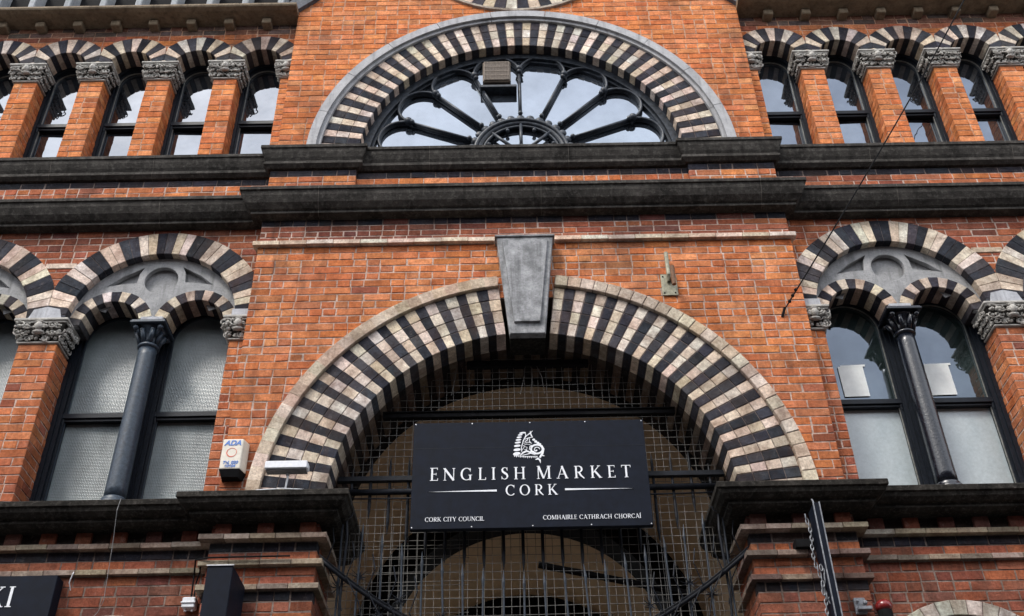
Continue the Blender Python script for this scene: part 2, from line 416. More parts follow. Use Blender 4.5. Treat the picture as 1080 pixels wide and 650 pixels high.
def ring(mb, cx, cz, r0, r1, n, cells, yf, depth, colfn, a0=0, a1=pi, rmax=None, gap=.0035, jit=.0015, mort=MORTD, soffit=True):
    fr = front(0)
    for i in range(n):
        aa, ab = a0+(a1-a0)*i/n, a0+(a1-a0)*(i+1)/n; am = (aa+ab)/2
        for k in range(cells):
            # stagger joints a little between cells
            s0, s1 = r0+(r1-r0)*k/cells, r0+(r1-r0)*(k+1)/cells
            pts = []
            for (r, a, sg) in ((s0+(gap if k else 0), aa, 1), (s1-gap*.5, aa, 1), (s1-gap*.5, ab, -1), (s0+(gap if k else 0), ab, -1)):
                rr = r
                if rmax:
                    rr = min(r, rmax(a))
                ang = a+sg*gap/max(rr, .05)
                pts.append((cx+rr*cos(ang)+random.uniform(-jit, jit)*(1 if (k and 0) else .6), cz+rr*sin(ang)))
            if rmax and min(rmax(aa), rmax(ab)) < s0+.01 and max(rmax(aa), rmax(ab)) < s0+.02: continue
            mb.quadprism(fr, pts, yf+random.uniform(-.002, .002), depth, colfn(i, k), .0035)
    # mortar bed
    m = n*2; o = len(mb.v)
    for i in range(m+1):
        a = a0+(a1-a0)*i/m
        ro = min(r1-.006, rmax(a)) if rmax else r1-.006
        ro = max(ro, r0+.01)
        for r, y in ((r0+.006, yf+.006), (ro, yf+.006), (ro, yf+depth-.004), (r0+.006, yf+depth-.004)):
            mb.v.append((cx+r*cos(a), y, cz+r*sin(a)))
    for i in range(m):
        for k in range(4):
            mb.f.append((o+i*4+k, o+i*4+(k+1) % 4, o+i*4+4+(k+1) % 4, o+i*4+4+k)); mb.c.append(mort)
def stripe(even_dark=True, grp=1):
    def fn(i, k):
        d = ((i//grp) % 2 == 0) == even_dark
        return vary(random.choice(DARKV if d else CREAM), .16, .05)
    return fn
W = .115; BX = 2.43; BXU = 2.40; XE = 7.2
ZA, RA = 5.294, 1.61          # entrance arch
ZF, RF = 9.05, 1.60           # fanlight arch
UZ = 10.56                    # springing of upper windows
LZ = 7.20                     # springing of lower windows
UC = [2.75+.70*k for k in range(6)]
LC = [3.32, 5.16, 7.0]
# ------------------------------------------------------------------ setting
def structure(mb, name, mat):
    o = mb.build(name, mat); o['kind'] = 'structure'; return o
g = MB(); g.add([(-600, -600, 0), (600, -600, 0), (600, 600, 0), (-600, 600, 0)], [(0, 1, 2, 3)]); structure(g, 'ground', M_ASPH)
g = MB(); g.box(-60, 60, -2.2, 0.9, .004, .13); structure(g, 'pavement', M_PAVE)
# unseen terrace added across the street to shade and reflect in the front
T = thing('added_terrace', 'plain brick terrace added across the street, out of view behind the viewer', 'building', (0, -12.5, 0))
g = MB(); g.box(-28, 28, -20, -12.5, .0, 10.5); g.build('wall', stone_mat('terrace_brick', (.10, .06, .05), (.14, .085, .07), (.07, .05, .045), 3), T)
g = MB(); g.add([(-28.3, -20.3, 10.5), (28.3, -20.3, 10.5), (28.3, -12.2, 10.5), (-28.3, -12.2, 10.5), (-28.3, -16.2, 12.6), (28.3, -16.2, 12.6)], [(0, 1, 2, 3), (2, 1, 5), (0, 3, 4), (3, 2, 5, 4), (1, 0, 4, 5)])
g.build('roof', stone_mat('terrace_slate', (.05, .052, .06), (.08, .08, .09), (.04, .04, .04), 3), T)
for i in range(12):
    for zz in (1.0, 4.3, 7.3):
        g = MB(); x = -22+4*i; g.box(x-.6, x+.6, -12.56, -12.46, zz, zz+1.9); fw_ = g.build('window', M_FRAME, T)
        g = MB(); g.box(x-.52, x+.52, -12.46, -12.45, zz+.08, zz+1.82); g.build('pane', M_GLASSU, fw_)
g = MB(); g.box(-28, 28, -12.3, -10.6, .004, .13); structure(g, 'pavement', M_PAVE)
# ------------------------------------------------------------------ the market building
B = thing('market_building', 'red brick market hall front with striped brick arches and dark stone cornices', 'building', (0, 0, 0))
# --- central bay wall
def sp_low(z):
    iv = [(-BX, BX)]
    r = RA+.42
    if z < ZA: return subtract(iv, -1.62, 1.62)
    if z-ZA < r: h = sqrt(r*r-(z-ZA)**2); iv = subtract(iv, -h, h)
    return iv
mb = MB()
bricks(mb, front(0), 5.33, 7.915, sp_low, phase=0)
bricks(mb, front(0), 7.965, 8.165, lambda z: [(-BX, BX)])
bricks(mb, front(0), 8.165, 8.245, lambda z: [(-BX, BX)], col=BLACKB+[BROWN[2]], mort=MORTD)
for s in (1, -1):
    fr = (side_pos if s > 0 else side_neg)(s*BX)
    # narrow returns of the bay
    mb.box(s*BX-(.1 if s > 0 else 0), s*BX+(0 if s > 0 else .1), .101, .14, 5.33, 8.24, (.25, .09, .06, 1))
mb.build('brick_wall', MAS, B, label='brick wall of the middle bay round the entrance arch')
mb = MB()
PIER = 1.60
bricks(mb, front(0), 8.48, 8.80, lambda z: [(-BX, -PIER), (PIER, BX)])
bricks(mb, front(.05), 8.48, 8.80, lambda z: [(-PIER, PIER)])
bricks(mb, front(0), 8.80, 8.878, lambda z: [(-BX, -PIER), (PIER, BX)], col=BLACKB, mort=MORTD)
bricks(mb, front(.05), 8.80, 8.878, lambda z: [(-PIER, PIER)], col=BLACKB, mort=MORTD)
mb.build('frieze_wall', MAS, B)
MED = (0.0, 12.43)
def sp_up(z):
    e = BXU if z < 11.33 else BXU-(z-11.33)
    if e < .05: return []
    iv = [(-e, e)]
    r = 2.0
    if z-ZF < r and z > ZF: h = sqrt(r*r-(z-ZF)**2); iv = subtract(iv, -h, h)
    if abs(z-MED[1]) < 1.17: h = sqrt(1.17**2-(z-MED[1])**2); iv = subtract(iv, -h, h)
    return iv
mb = MB(); bricks(mb, front(0), 9.13, 13.6, sp_up)
for s in (1, -1):
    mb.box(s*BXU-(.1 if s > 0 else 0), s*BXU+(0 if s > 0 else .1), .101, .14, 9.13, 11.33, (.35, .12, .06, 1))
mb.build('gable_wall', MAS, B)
# raking coping of the gable
mb = MB()
for s in (1, -1):
    p0, p1 = Vector((s*(BXU+.03), 11.28)), Vector((0, 11.28+BXU+.03)); n = 10
    for i in range(n):
        a, b = p0.lerp(p1, i/n+.004), p0.lerp(p1, (i+1)/n-.004); nn = Vector((s, 1)).normalized()*.14
        q = [a-nn*.2, b-nn*.2, b+nn, a+nn]
        mb.poly([tuple(p) for p in q], -.05, .25)
mb.build('gable_coping', stone_mat('slate_grey_coping', (.06, .065, .08), (.12, .125, .14), (.2, .2, .21), 6), B)
# striped medallion in the gable
mb = MB(); ring(mb, MED[0], MED[1], .72, 1.19, 56, 1, -.012, .16, stripe(True), 0, 2*pi)
mb.band(MED[0], MED[1], 1.185, 1.215, 0, 2*pi, -.03, .1, 96, (.4, .36, .3, 1))
md = mb.build('striped_medallion', MAS, B)
mb = MB(); mb.band(MED[0], MED[1], .02, .73, 0, 2*pi, .05, .1, 64); mb.build('medallion_panel', M_TYMP, md)
# --- wing walls
def sp_wing_low(z):
    iv = [(-XE, -BX), (BX, XE)]
    for c in LC:
        for s in (1, -1):
            if z < LZ: h = .74
            elif z-LZ < .93: h = sqrt(.93**2-(z-LZ)**2)
            else: continue
            iv = subtract(iv, s*c-h, s*c+h)
    return iv
def sp_wing_up(z):
    iv = [(-XE, -BXU), (BXU, XE)]
    for c in UC:
        for s in (1, -1):
            if z < UZ: h = .232
            elif z-UZ < .42: h = sqrt(.42**2-(z-UZ)**2)
            else: continue
            iv = subtract(iv, s*c-h, s*c+h)
    return iv
def half(fn, s): return lambda z: [(a, b) for a, b in fn(z) if (a+b)*s > 0]
WING = lambda z: [(-XE, -BX-.002), (BX+.002, XE)]
for s in (-1, 1):
    mb = MB()
    bricks(mb, front(W), 7.2, 8.245, half(sp_wing_low, s), backing=.2)
    bricks(mb, front(W), 8.245, 8.325, half(WING, s), col=BLACKB, mort=MORTD, backing=.2)
    mb.build('spandrel_wall', MAS, B)
    mb = MB()
    bricks(mb, front(W), 8.50, 8.80, half(WING, s), backing=.2)
    bricks(mb, front(W), 8.80, 8.878, half(WING, s), col=BLACKB, mort=MORTD, backing=.2)
    mb.build('frieze_wall', MAS, B)
    mb = MB()
    bricks(mb, front(W), UZ, 11.06, half(sp_wing_up, s), backing=.2)
    bricks(mb, front(W), 11.06, 11.22, half(WING, s), col=[(.2, .14, .12), (.14, .11, .10), (.26, .13, .09)], backing=.2)
    mb.build('attic_wall', MAS, B)
# cream band between the lower window arches
for s in (1, -1):
    for c in (4.24, 6.08):
        mb = MB(); mb.bbox(s*c-.14, s*c+.14, W-.008, W+.1, 7.80, 7.86, .004, vary(CREAM[0]))
        mb.build('cream_course', MAS, B)
# ground-storey walling of the wings (below the cornice)
ZC = 5.03                     # top of walling under the cream string
SA = (3.09, .735)             # small header arch heads of the ground floor openings
def sp_g(z):
    iv = [(-XE, -BX-.002), (BX+.002, XE)]
    for s in (1, -1):
        r = SA[1]-.06; zc = 4.525-SA[1]
        if z < zc: h = r
        elif z-zc < r: h = sqrt(r*r-(z-zc)**2)
        else: continue
        iv = subtract(iv, s*SA[0]-h, s*SA[0]+h)
    return iv
for s in (-1, 1):
    mb = MB(); full = half(WING, s)
    bricks(mb, front(W), 5.07, 5.33, full, col=BROWN+BLACKB, mort=MORTD, backing=.2)
    bricks(mb, front(W), 4.95, 5.03, full, col=BLACKB, mort=MORTD, backing=.2)
    bricks(mb, front(W), 4.87, 4.95, full, backing=.2, mort=MORTD, phase=1)
    bricks(mb, front(W), .13, 4.83, half(sp_g, s), backing=.2, mort=(.27, .22, .19, 1))
    mb.build('ground_floor_wall', MAS, B)
for s in (1, -1):
    mb = MB(); zc = 4.525-SA[1]
    hd = lambda i, k: vary((.55, .52, .45), .12)
    ring(mb, s*SA[0], zc, SA[1]-.115, SA[1], 19, 1, W-.014, .1, hd)
    ck = lambda i, k: vary(random.choice(DARKV if (i+k) % 2 else CREAM), .12)
    ring(mb, s*SA[0], zc, SA[1]-.31, SA[1]-.12, 19, 2, W-.006, .16, ck)
    mb.build('arch_head', MAS, B)
for s in (1, -1): mb = MB(); mb.box(s*SA[0]-.66, s*SA[0]+.66, W+.17, W+.19, .13, 4.5); mb.build('shop_window', M_GLASSC, B)
# --- entrance piers, front and reveal
mort2 = (.27, .22, .19, 1)
for s in (-1, 1):
  mb = MB(); pf = half(lambda z: [(-BX, -1.62), (1.62, BX)], s)
  bricks(mb, front(0), 5.07, 5.33, pf, col=BROWN, mort=MORTD)
  bricks(mb, front(0), 4.95, 5.03, pf, col=BLACKB+[(.07, .05, .05)], mort=MORTD)
  bricks(mb, front(0), 4.87, 4.95, pf, mort=MORTD, phase=1)
  bricks(mb, front(0), 4.685, 4.83, pf, mort=mort2)
  bricks(mb, front(0), 4.565, 4.645, pf, col=BLACKB, mort=mort2)
  bricks(mb, front(0), .13, 4.565, pf, mort=mort2, phase=1)
  fr = side_neg(1.62) if s > 0 else side_pos(-1.62)
  bricks(mb, fr, .13, 5.03, lambda z: [(.103, .62)], mort=MORTD, backing=.12)
  fr = side_pos(BX) if s > 0 else side_neg(-BX)
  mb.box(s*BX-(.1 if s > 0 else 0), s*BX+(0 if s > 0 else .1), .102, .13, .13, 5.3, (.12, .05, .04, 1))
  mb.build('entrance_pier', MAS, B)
# --- cream brick strings
def string_bricks(mb, path, z0, z1, proj, cols=CREAM, L=.235):
    for (x0, y0), (x1, y1) in zip(path[:-1], path[1:]):
        p, q = Vector((x0, y0)), Vector((x1, y1)); d = q-p; n = max(1, round(d.length/L)); t = d.normalized(); nn = Vector((t.y, -t.x))
        ext0 = ext1 = 0
        for i in range(n):
            a = p+d*(i/n)+t*.003; b = p+d*((i+1)/n)-t*.003
            pr = proj+random.uniform(-.003, .003)
            if i == 0: a = a-t*.0
            vs = [a+nn*0-nn*.03, b-nn*.03, b+nn*pr, a+nn*pr]; c = vary(random.choice(cols), .14)
            e = random.uniform(-.002, .002); bv = .004
            pts = [(v.x, v.y, z) for z in (z0+e, z1-bv+e) for v in vs]+[(v.x, v.y, z1+e) for v in (vs[0], vs[1], b+nn*(pr-bv), a+nn*(pr-bv))]
            mb.add(pts, [(3, 2, 1, 0), (0, 1, 5, 4), (1, 2, 6, 5), (2, 3, 7, 6), (3, 0, 4, 7), (4, 5, 9, 8), (5, 6, 10, 9), (6, 7, 11, 10), (7, 4, 8, 11), (8, 9, 10, 11)], c)
for s in (-1, 1):
    mb = MB(); string_bricks(mb, [(-BX-.045, 0), (-.27, 0)] if s < 0 else [(.27, 0), (BX+.045, 0)], 7.915, 7.962, .045)
    string_bricks(mb, [(s*(BX+.0), .0), (s*(BX+.0), W)][::-s], 7.915, 7.962, .045)
    mb.build('string_course', MAS, B)
DULLA = 0
DULL = [(.32, .27, .20), (.38, .31, .24), (.22, .19, .15), (.42, .36, .29)]
for s in (1, -1):
    for z0, z1, pr in ((5.03, 5.07, .075), (4.83, 4.87, .055)):
        seg = [(-XE, W), (-BX-pr, W)] if s < 0 else [(BX+pr, W), (XE, W)]
        mb = MB(); string_bricks(mb, seg, z0, z1, pr-.015, DULL, .24); mb.build('wing_string_course', MAS, B)
    for z0, z1, pr in ((5.03, 5.07, .075), (4.83, 4.87, .055), (4.645, 4.685, .045)):
        mb = MB()
        seg = [(-BX-pr, 0), (-1.62+pr, 0)] if s < 0 else [(1.62-pr, 0), (BX+pr, 0)]
        cols = DULL if s < 0 else [(.22, .18, .15), (.28, .22, .18), (.18, .13, .11)]
        if s > 0 and z1 > 5: cols = DULL
        string_bricks(mb, seg, z0, z1, pr, cols, .21)
        ins = [(-1.62, 0), (-1.62, .62)] if s < 0 else [(1.62, .62), (1.62, 0)]
        string_bricks(mb, ins, z0, z1, pr, cols, .2)
        out = [(-BX, W), (-BX, 0)] if s < 0 else [(BX, 0), (BX, W)]
        string_bricks(mb, out, z0, z1, pr, cols, .2)
        mb.build('pier_string_course', MAS, B)
# dentil bricks; cornice shadow is painted into their darkened colour and black backing
def dent(x0, x1, y, z0=5.072, z1=5.172, pr=.035):
    mb = MB(); n = max(1, int((x1-x0)/.262)); st = (x1-x0)/n
    for i in range(n+1):
        x = x0+i*st; c = tuple(v*.6 for v in vary(random.choice(BROWN))[:3])+(1,)
        mb.bbox(x-.06, x+.06, y-pr, y+.03, z0, z1, .005, c)
    mb.box(x0-.05, x1+.05, y-.004, y+.02, z0, z1, (.02, .017, .015, 1))
    mb.build('dentil_course', MAS, B)
dent(-XE, -2.62, W); dent(2.62, XE, W); dent(-BX+.09, -1.70, 0); dent(1.70, BX-.09, 0)
# --- stone mouldings
def rough(prof, n=0): return prof
def cut_sweep(mb, prof, path, L=1.05, gap=.003):
    """sweep with open joints: split straight runs into stones, keep mitred corners whole"""
    mb.sweep(prof, path)
CORP = [(-.05, 8.60), (.0, 8.56), (.195, 8.495), (.20, 8.487), (.20, 8.455), (.185, 8.45), (.178, 8.40), (.15, 8.335), (.11, 8.29), (.085, 8.275), (.092, 8.27), (.092, 8.247), (.04, 8.235), (-.03, 8.235)]
path = [(-XE, W), (-BX, W), (-BX, 0), (BX, 0), (BX, W), (XE, W)]
mb = MB(); mb.sweep(CORP, path); mb.build('main_cornice', M_DSTONE, B, label='heavy dark stone cornice across the front')
# joints of the cornice as thin pale seams of lead
for x, y in ((.16, 0), (-1.9, 0), (2.2, 0), (-3.4, W), (-4.9, W), (3.5, W), (5.0, W)):
    mb = MB(); mb.sweep([(d+.002, z) for d, z in CORP], [(x, y), (x+.006, y)]); mb.build('cornice_joint', M_JOINT, B)
SILP = [(-.25, 9.20), (-.02, 9.165), (.095, 9.137), (.10, 9.13), (.10, 9.098), (.088, 9.09), (.082, 9.05), (.062, 8.995), (.045, 8.965), (.045, 8.95), (.06, 8.945), (.06, 8.918), (.025, 8.885), (-.03, 8.878)]
path = [(-XE, W), (-BX, W), (-BX, 0), (-PIER, 0), (-PIER, .05), (PIER, .05), (PIER, 0), (BX, 0), (BX, W), (XE, W)]
mb = MB(); mb.sweep(SILP, path); mb.build('sill_cornice', M_DSTONE, B, label='dark moulded stone sill course under the upper windows')
for x, y in ((-.9, .05), (.45, .05), (-3.6, W), (-4.6, W), (3.4, W), (4.8, W)):
    mb = MB(); mb.sweep([(d+.002, z) for d, z in SILP], [(x, y), (x+.005, y)]); mb.build('sill_joint', M_JOINT, B)
LOWP = [(-.2, 5.40), (0, 5.375), (.235, 5.345), (.24, 5.338), (.24, 5.30), (.225, 5.29), (.215, 5.262), (.18, 5.232), (.15, 5.225), (.15, 5.20), (.12, 5.178), (.07, 5.17), (-.03, 5.17)]
path = [(-XE, W), (-BX, W), (-BX, 0), (-1.62, 0), (-1.62, .80)]
mb = MB(); mb.sweep(LOWP, path); mb.sweep(LOWP, [(-p[0], p[1]) for p in path][::-1])
mb.build('lower_cornice', M_LSTONE, B, label='blackened stone cornice over the entrance piers')
# top cornice of the wings with corbels and parapet
for s in (1, -1):
    mb = MB(); P = [(-.03, 11.20), (.20, 11.21), (.25, 11.225), (.26, 11.24), (.26, 11.262), (.2, 11.275), (-.3, 11.30)]
    pth = [(-XE, W), (-BXU-.0, W)] if s < 0 else [(BXU, W), (XE, W)]
    mb.sweep(P, pth); tcn = mb.build('top_cornice', M_TAN, B)
    for k in range(11):
        x = s*(2.745+.412*k)
        mb = MB(); mb.bbox(x-.05, x+.05, W-.11, W+.02, 11.125, 11.205, .008)
        mb.build('corbel', M_TAN, tcn)
    mb = MB()
    mb.box(min(s*BXU, s*XE), max(s*BXU, s*XE), W+.25, W+.3, 11.29, 11.85)
    pb = mb.build('parapet', M_PALE, B)
    for k in range(11):
        x = s*(2.62+.395*k)
        mb = MB(); mb.bbox(x-.036, x+.036, W-.12, W+.10, 11.29, 11.9, .01); mb.build('baluster', M_PALE, pb)
    mb = MB(); mb.box(min(s*(BXU), s*XE), max(s*(BXU), s*XE), W+.06, W+.245, 11.285, 12.3); mb.build('parapet_backing', M_MATT, pb)
# --- entrance arch: striped voussoirs, cream hood bricks, keystone
NS = 32; ka = .118
mb = MB()
for side in (0, 1):
    a0, a1 = (0, pi/2-ka) if side == 0 else (pi, pi/2+ka)
    ring(mb, 0, ZA, RA, 2.11, NS, 4, -.014, .24, stripe(True), a0, a1, gap=.0045)
mb.build('entrance_arch', MAS, B, label='black and cream striped brick arch over the entrance')
mb = MB()
for side in (0, 1):
    a0, a1 = (0, pi/2-.118) if side == 0 else (pi, pi/2+.118)
    ring(mb, 0, ZA, 2.113, 2.222, 27, 1, -.05, .12, lambda i, k: vary(random.choice([(.68, .58, .46), (.60, .50, .39), (.72, .64, .52), (.56, .45, .34)]), .12), a0, a1, gap=.0035)
mb.build('hood_course', MAS, B, label='projecting cream brick hood round the entrance arch')
# inner order of the entrance soffit, its shade put into darker brick colours
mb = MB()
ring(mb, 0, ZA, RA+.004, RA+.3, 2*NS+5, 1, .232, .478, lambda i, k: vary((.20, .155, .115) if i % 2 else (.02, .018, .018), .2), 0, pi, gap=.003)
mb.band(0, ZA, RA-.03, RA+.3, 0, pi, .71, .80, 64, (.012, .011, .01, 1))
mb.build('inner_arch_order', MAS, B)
mb = MB()
def trap(mb, y0, y1, xt, xb, zt, zb, ch=0):
    mb.add([(-xb+ch, y0, zb+ch), (xb-ch, y0, zb+ch), (xt-ch, y0, zt-ch), (-xt+ch, y0, zt-ch), (-xb, y1, zb), (xb, y1, zb), (xt, y1, zt), (-xt, y1, zt)],
           [(0, 1, 2, 3), (0, 4, 5, 1), (1, 5, 6, 2), (2, 6, 7, 3), (3, 7, 4, 0)])
kx = .02
trap(mb, -.108, -.05, .255, .152, 7.885, 6.82); trap(mb, -.12, -.108, .255, .152, 7.885, 6.82, .008)
ks = mb.build('keystone', M_KEY, B, label='plain grey keystone with a raised tapering panel')
mb = MB(); trap(mb, -.049, .22, .235, .148, 7.86, 6.83); mb.build('keystone_soffit', M_LSTONE, ks)  # underside block in a dark stone colour that stands in for shade
mb = MB(); trap(mb, -.145, -.118, .205, .112, 7.835, 6.93, .004); mb.build('keystone_panel', M_KEY, ks)
mb = MB(); mb.bbox(-.27, .27, -.135, 0, 7.885, 7.905, .003); mb.build('keystone_cap', M_KEY, ks)
# --- fanlight arch
mb = MB(); ring(mb, 0, ZF, RF, 1.98, 65, 3, -.012, .17, stripe(True), gap=.004)
mb.build('fanlight_arch', MAS, B, label='striped brick arch round the fanlight')
mb = MB()
NH = 11
for i in range(NH):
    a0, a1 = pi*i/NH+.0015, pi*(i+1)/NH-.0015
    mb.band(0, ZF, 1.978, 2.015, a0, a1, -.04, .08, 14); mb.band(0, ZF, 2.015, 2.105, a0, a1, -.07, .08, 14)
mb.build('hood_mould', M_HOOD, B, label='grey stone hood mould round the fanlight')
# --- fanlight window
FC = 9.17; JR = 1.234
FL = bpy.data.objects.new('fanlight', None); C.collection.objects.link(FL); FL.parent = B; FL.location = (0, .12, FC); FL['label'] = 'wheel fanlight with cusped iron tracery'
mb = MB(); mb.band(0, ZF, RF-.075, RF+.01, 0, pi, .10, .26, 80); mb.band(0, ZF, RF-.10, RF-.07, 0, pi, .135, .2, 80)
mb.build('frame', M_TRAC, FL)
mb = MB()
def moulded(mb, pts, r, yo=0):
    """bar with a rolled front edge and side fillets"""
    P = [Vector(p) for p in pts]
    mb.tube([p+Vector((0, yo, 0)) for p in P], r, 10); mb.tube([p+Vector((0, yo+.032, 0)) for p in P], r*1.3, 8)
for k in range(0, 9):
    a = pi*k/8; c, s_ = cos(a), sin(a)
    moulded(mb, [(.50*c, .115, FC+.50*s_), (JR*c, .115, FC+JR*s_)], .0155)
    mb.ball((JR*c, .10, FC+JR*s_), .042, 10, 6); mb.ball(((JR-.04)*c, .10, FC+(JR-.04)*s_), .03, 8, 5)
    mb.ball((.56*c, .10, FC+.56*s_), .026, 8, 5)
    mb.tube([(JR*c, .13, FC+JR*s_), ((JR-.03)*c+.035*s_, .13, FC+(JR-.03)*s_-.05)], [.022, .012], 6)
    # little bars from the junction out to the frame
    if 0 < k < 8: mb.tube([(JR*c, .14, FC+JR*s_), (1.45*c, .16, FC+1.45*s_-.06)], .016, 6)
mb.build('spokes', M_TRAC, FL, True)
mb = MB()
for k in range(8):
    a = pi*(k+.5)/8; ch = JR*sin(pi/16); rc = JR*cos(pi/16)
    cx, cz = rc*cos(a), FC+rc*sin(a)
    rb = ch*.97
    pts = []
    for j in range(17):
        t = a-pi/2+pi*j/16; k2 = .92 if 3 < k+.5 < 5 else 1.0
        pts.append((cx+ch*cos(t), .115, cz+ch*sin(t)*1.0))
    moulded(mb, pts, .0155)
mb.build('cusped_tracery', M_TRAC, FL, True)
# spandrel pieces between the cusps and the frame
mb = MB(); 
mb.band(0, FC, .405, .47, 0, pi, .10, .17, 48)
n = 96
for i in range(17):
    a = pi*i/16+ (pi/32 if 0 else 0); mb.ball((.50*cos(a), .12, FC+.50*sin(a)), .045, 10, 6, (1, .6, 1))
mb.tube([((.465)*cos(pi*i/40), .10, FC+.465*sin(pi*i/40)) for i in range(41)], .022, 8)
mb.tube([((.385)*cos(pi*i/40), .12, FC+.385*sin(pi*i/40)) for i in range(41)], .014, 8)
for k in range(0, 9, 1):
    a = pi*k/8
    if k % 2 == 0: mb.tube([(.08*cos(a), .115, FC+.08*sin(a)), (.41*cos(a), .115, FC+.41*sin(a))], .018, 8)
    else: mb.ball((.35*cos(a), .115, FC+.35*sin(a)), .022, 8, 5); mb.tube([(.34*cos(a), .12, FC+.34*sin(a)), (.41*cos(a), .12, FC+.41*sin(a))], .012, 6)
mb.tube([(.1*cos(pi*i/16), .11, FC+.1*sin(pi*i/16)) for i in range(17)], .022, 8)
mb.build('hub', M_TRAC, FL, True)
mb = MB(); pts = [(RF*cos(pi*i/48), ZF+RF*sin(pi*i/48)) for i in range(49)]
mb.poly(pts, .172, .18); mb.build('pane', M_GLASSF, FL)
mb = MB(); mb.box(-1.6, 1.6, .06, .26, 9.13, 9.2); mb.build('fan_sill', M_TRAC, FL)
mb = MB(); x0, x1, z0, z1 = -.375, -.098, 10.16, 10.455
mb.bbox(x0-.008, x1+.008, .045, .2, z0-.008, z1+.008, .012); vf = mb.build('air_vent', M_GRILLE, FL, label='brown slatted air vent in the top left light')
mb = MB()
for i in range(17): x = x0+.012+(x1-x0-.024)*i/16; mb.box(x-.0035, x+.0035, .030, .044, z0+.01, z1-.01)
for i in range(5): z = z0+.012+(z1-z0-.024)*i/4; mb.box(x0+.006, x1-.006, .034, .043, z-.004, z+.004)
mb.build('slats', M_GRILLE, FL)
mb = MB(); mb.bbox(-.41, -.03, .06, .2, 10.085, 10.125, .006); mb.build('vent_shelf', M_TRAC, FL)
# --- carved capitals
def capital_mesh(hw, proj, h, n, seed, depth=.22, sides=(1, 1), head=True):
    """block capital, face at y=-proj, centre x=0, bottom z=0"""
    rnd = random.Random(seed); mb = MB()
    L, R = (-hw-proj*sides[0]), (hw+proj*sides[1])
    mb.bbox(L-.006, R+.006, -proj-.008, depth, h-.028, h, .006)
    mb.bbox(L+.006, R-.006, -proj+.006, depth, h-.045, h-.028, .003)
    mb.bbox(-hw-.018*sides[0], hw+.018*sides[1], -.018, depth, 0, .02, .006)
    # bell, flaring upwards
    zt, zb = h-.045, .02; o = len(mb.v)
    for t in range(5):
        q = t/4; e = proj*.75*q**1.6; z = zb+(zt-zb)*q
        mb.v += [(-hw-e*sides[0], -e, z), (hw+e*sides[1], -e, z), (hw+e*sides[1], depth, z), (-hw-e*sides[0], depth, z)]
    for t in range(4):
        for k in range(4): mb.f.append((o+t*4+k, o+t*4+(k+1) % 4, o+t*4+4+(k+1) % 4, o+t*4+4+k)); mb.c.append((.06, .055, .05, 1))  # dark bell colour carries the shade between the leaves
    def leaf(x, y, z, s, nx, ny):
        ang = rnd.uniform(-.9, .9); s *= .85
        mb.ball((x, y, z), s*.8, 7, 5, (1, .9, rnd.uniform(.6, 1.2)), ang)
        for _ in range(3):
            t = rnd.uniform(0, 2*pi); r = s*1.15
            mb.ball((x+nx*s*.5+r*cos(t)*(1-abs(nx)), y+ny*s*.5+r*cos(t)*abs(nx), z+r*sin(t)*.9), s*rnd.uniform(.3, .5), 6, 4)
        # curling stem
        a0 = rnd.uniform(0, 6.28); pts = []
        for j in range(6):
            t = a0+j*.65; rr = s*(1.3+.18*j)
            pts.append((x+rr*cos(t)*(1-abs(nx))+nx*s*.4, y+ny*s*.4+rr*cos(t)*abs(nx), z+rr*sin(t)*.7))
        mb.tube(pts, s*.24, 5)
    for i in range(n):
        q = (i+.5)/n
        for row in (0, 1, 2):
            zz = .035+(h-.11)*(row*.42+.12); fl = proj*(.25+.35*row)
            x = L*.9+(R-L)*.9*q+rnd.uniform(-.01, .01); 
            leaf(x if row else x*.85, -fl, zz, h*rnd.uniform(.10, .145), 0, -1)
    for s, on in ((-1, sides[0]), (1, sides[1])):
        if not on: continue
        for i in range(max(2, int(depth/.06))):
            for row in (0, 1, 2):
                zz = .035+(h-.11)*(row*.42+.12); fl = proj*(.25+.35*row)
                leaf(s*(hw+fl), .01+i*.06, zz, h*rnd.uniform(.10, .14), s, 0)
    if head:
        mb.ball((0, -proj-.005, h*.62), h*.17, 10, 8, (.85, .9, 1.1)); mb.ball((0, -proj-.03, h*.58), h*.045, 6, 4)
        for s in (-1, 1): mb.ball((s*h*.07, -proj-.026, h*.66), h*.03, 5, 4)
        mb.ball((0, -proj, h*.80), h*.15, 8, 5, (1.1, .9, .5)); mb.ball((0, -proj+.01, h*.40), h*.15, 8, 5, (1.4, .8, .6))
    return mb
CAPH_U, CAPH_L = .225, .235
cap_u = [capital_mesh(.12, .07, CAPH_U, 6, 11+k, .2, head=(k != 1)) for k in range(3)]
cap_l = [capital_mesh(.165, .065, CAPH_L, 6, 31+k, .25) for k in range(2)]
def mk_half(seed, hw, h, sides): return capital_mesh(hw, .06, h, 3, seed, .2, sides, head=True)
cu_mesh = [m.mesh('capital', M_CAP) for m in cap_u]; cl_mesh = [m.mesh('capital', M_CAP) for m in cap_l]
def place_mesh(name, me, parent, x, y, z):
    o = bpy.data.objects.new(name, me); C.collection.objects.link(o); o.parent = parent
    o.location = Vector((x, y, z))-wloc(parent); return o
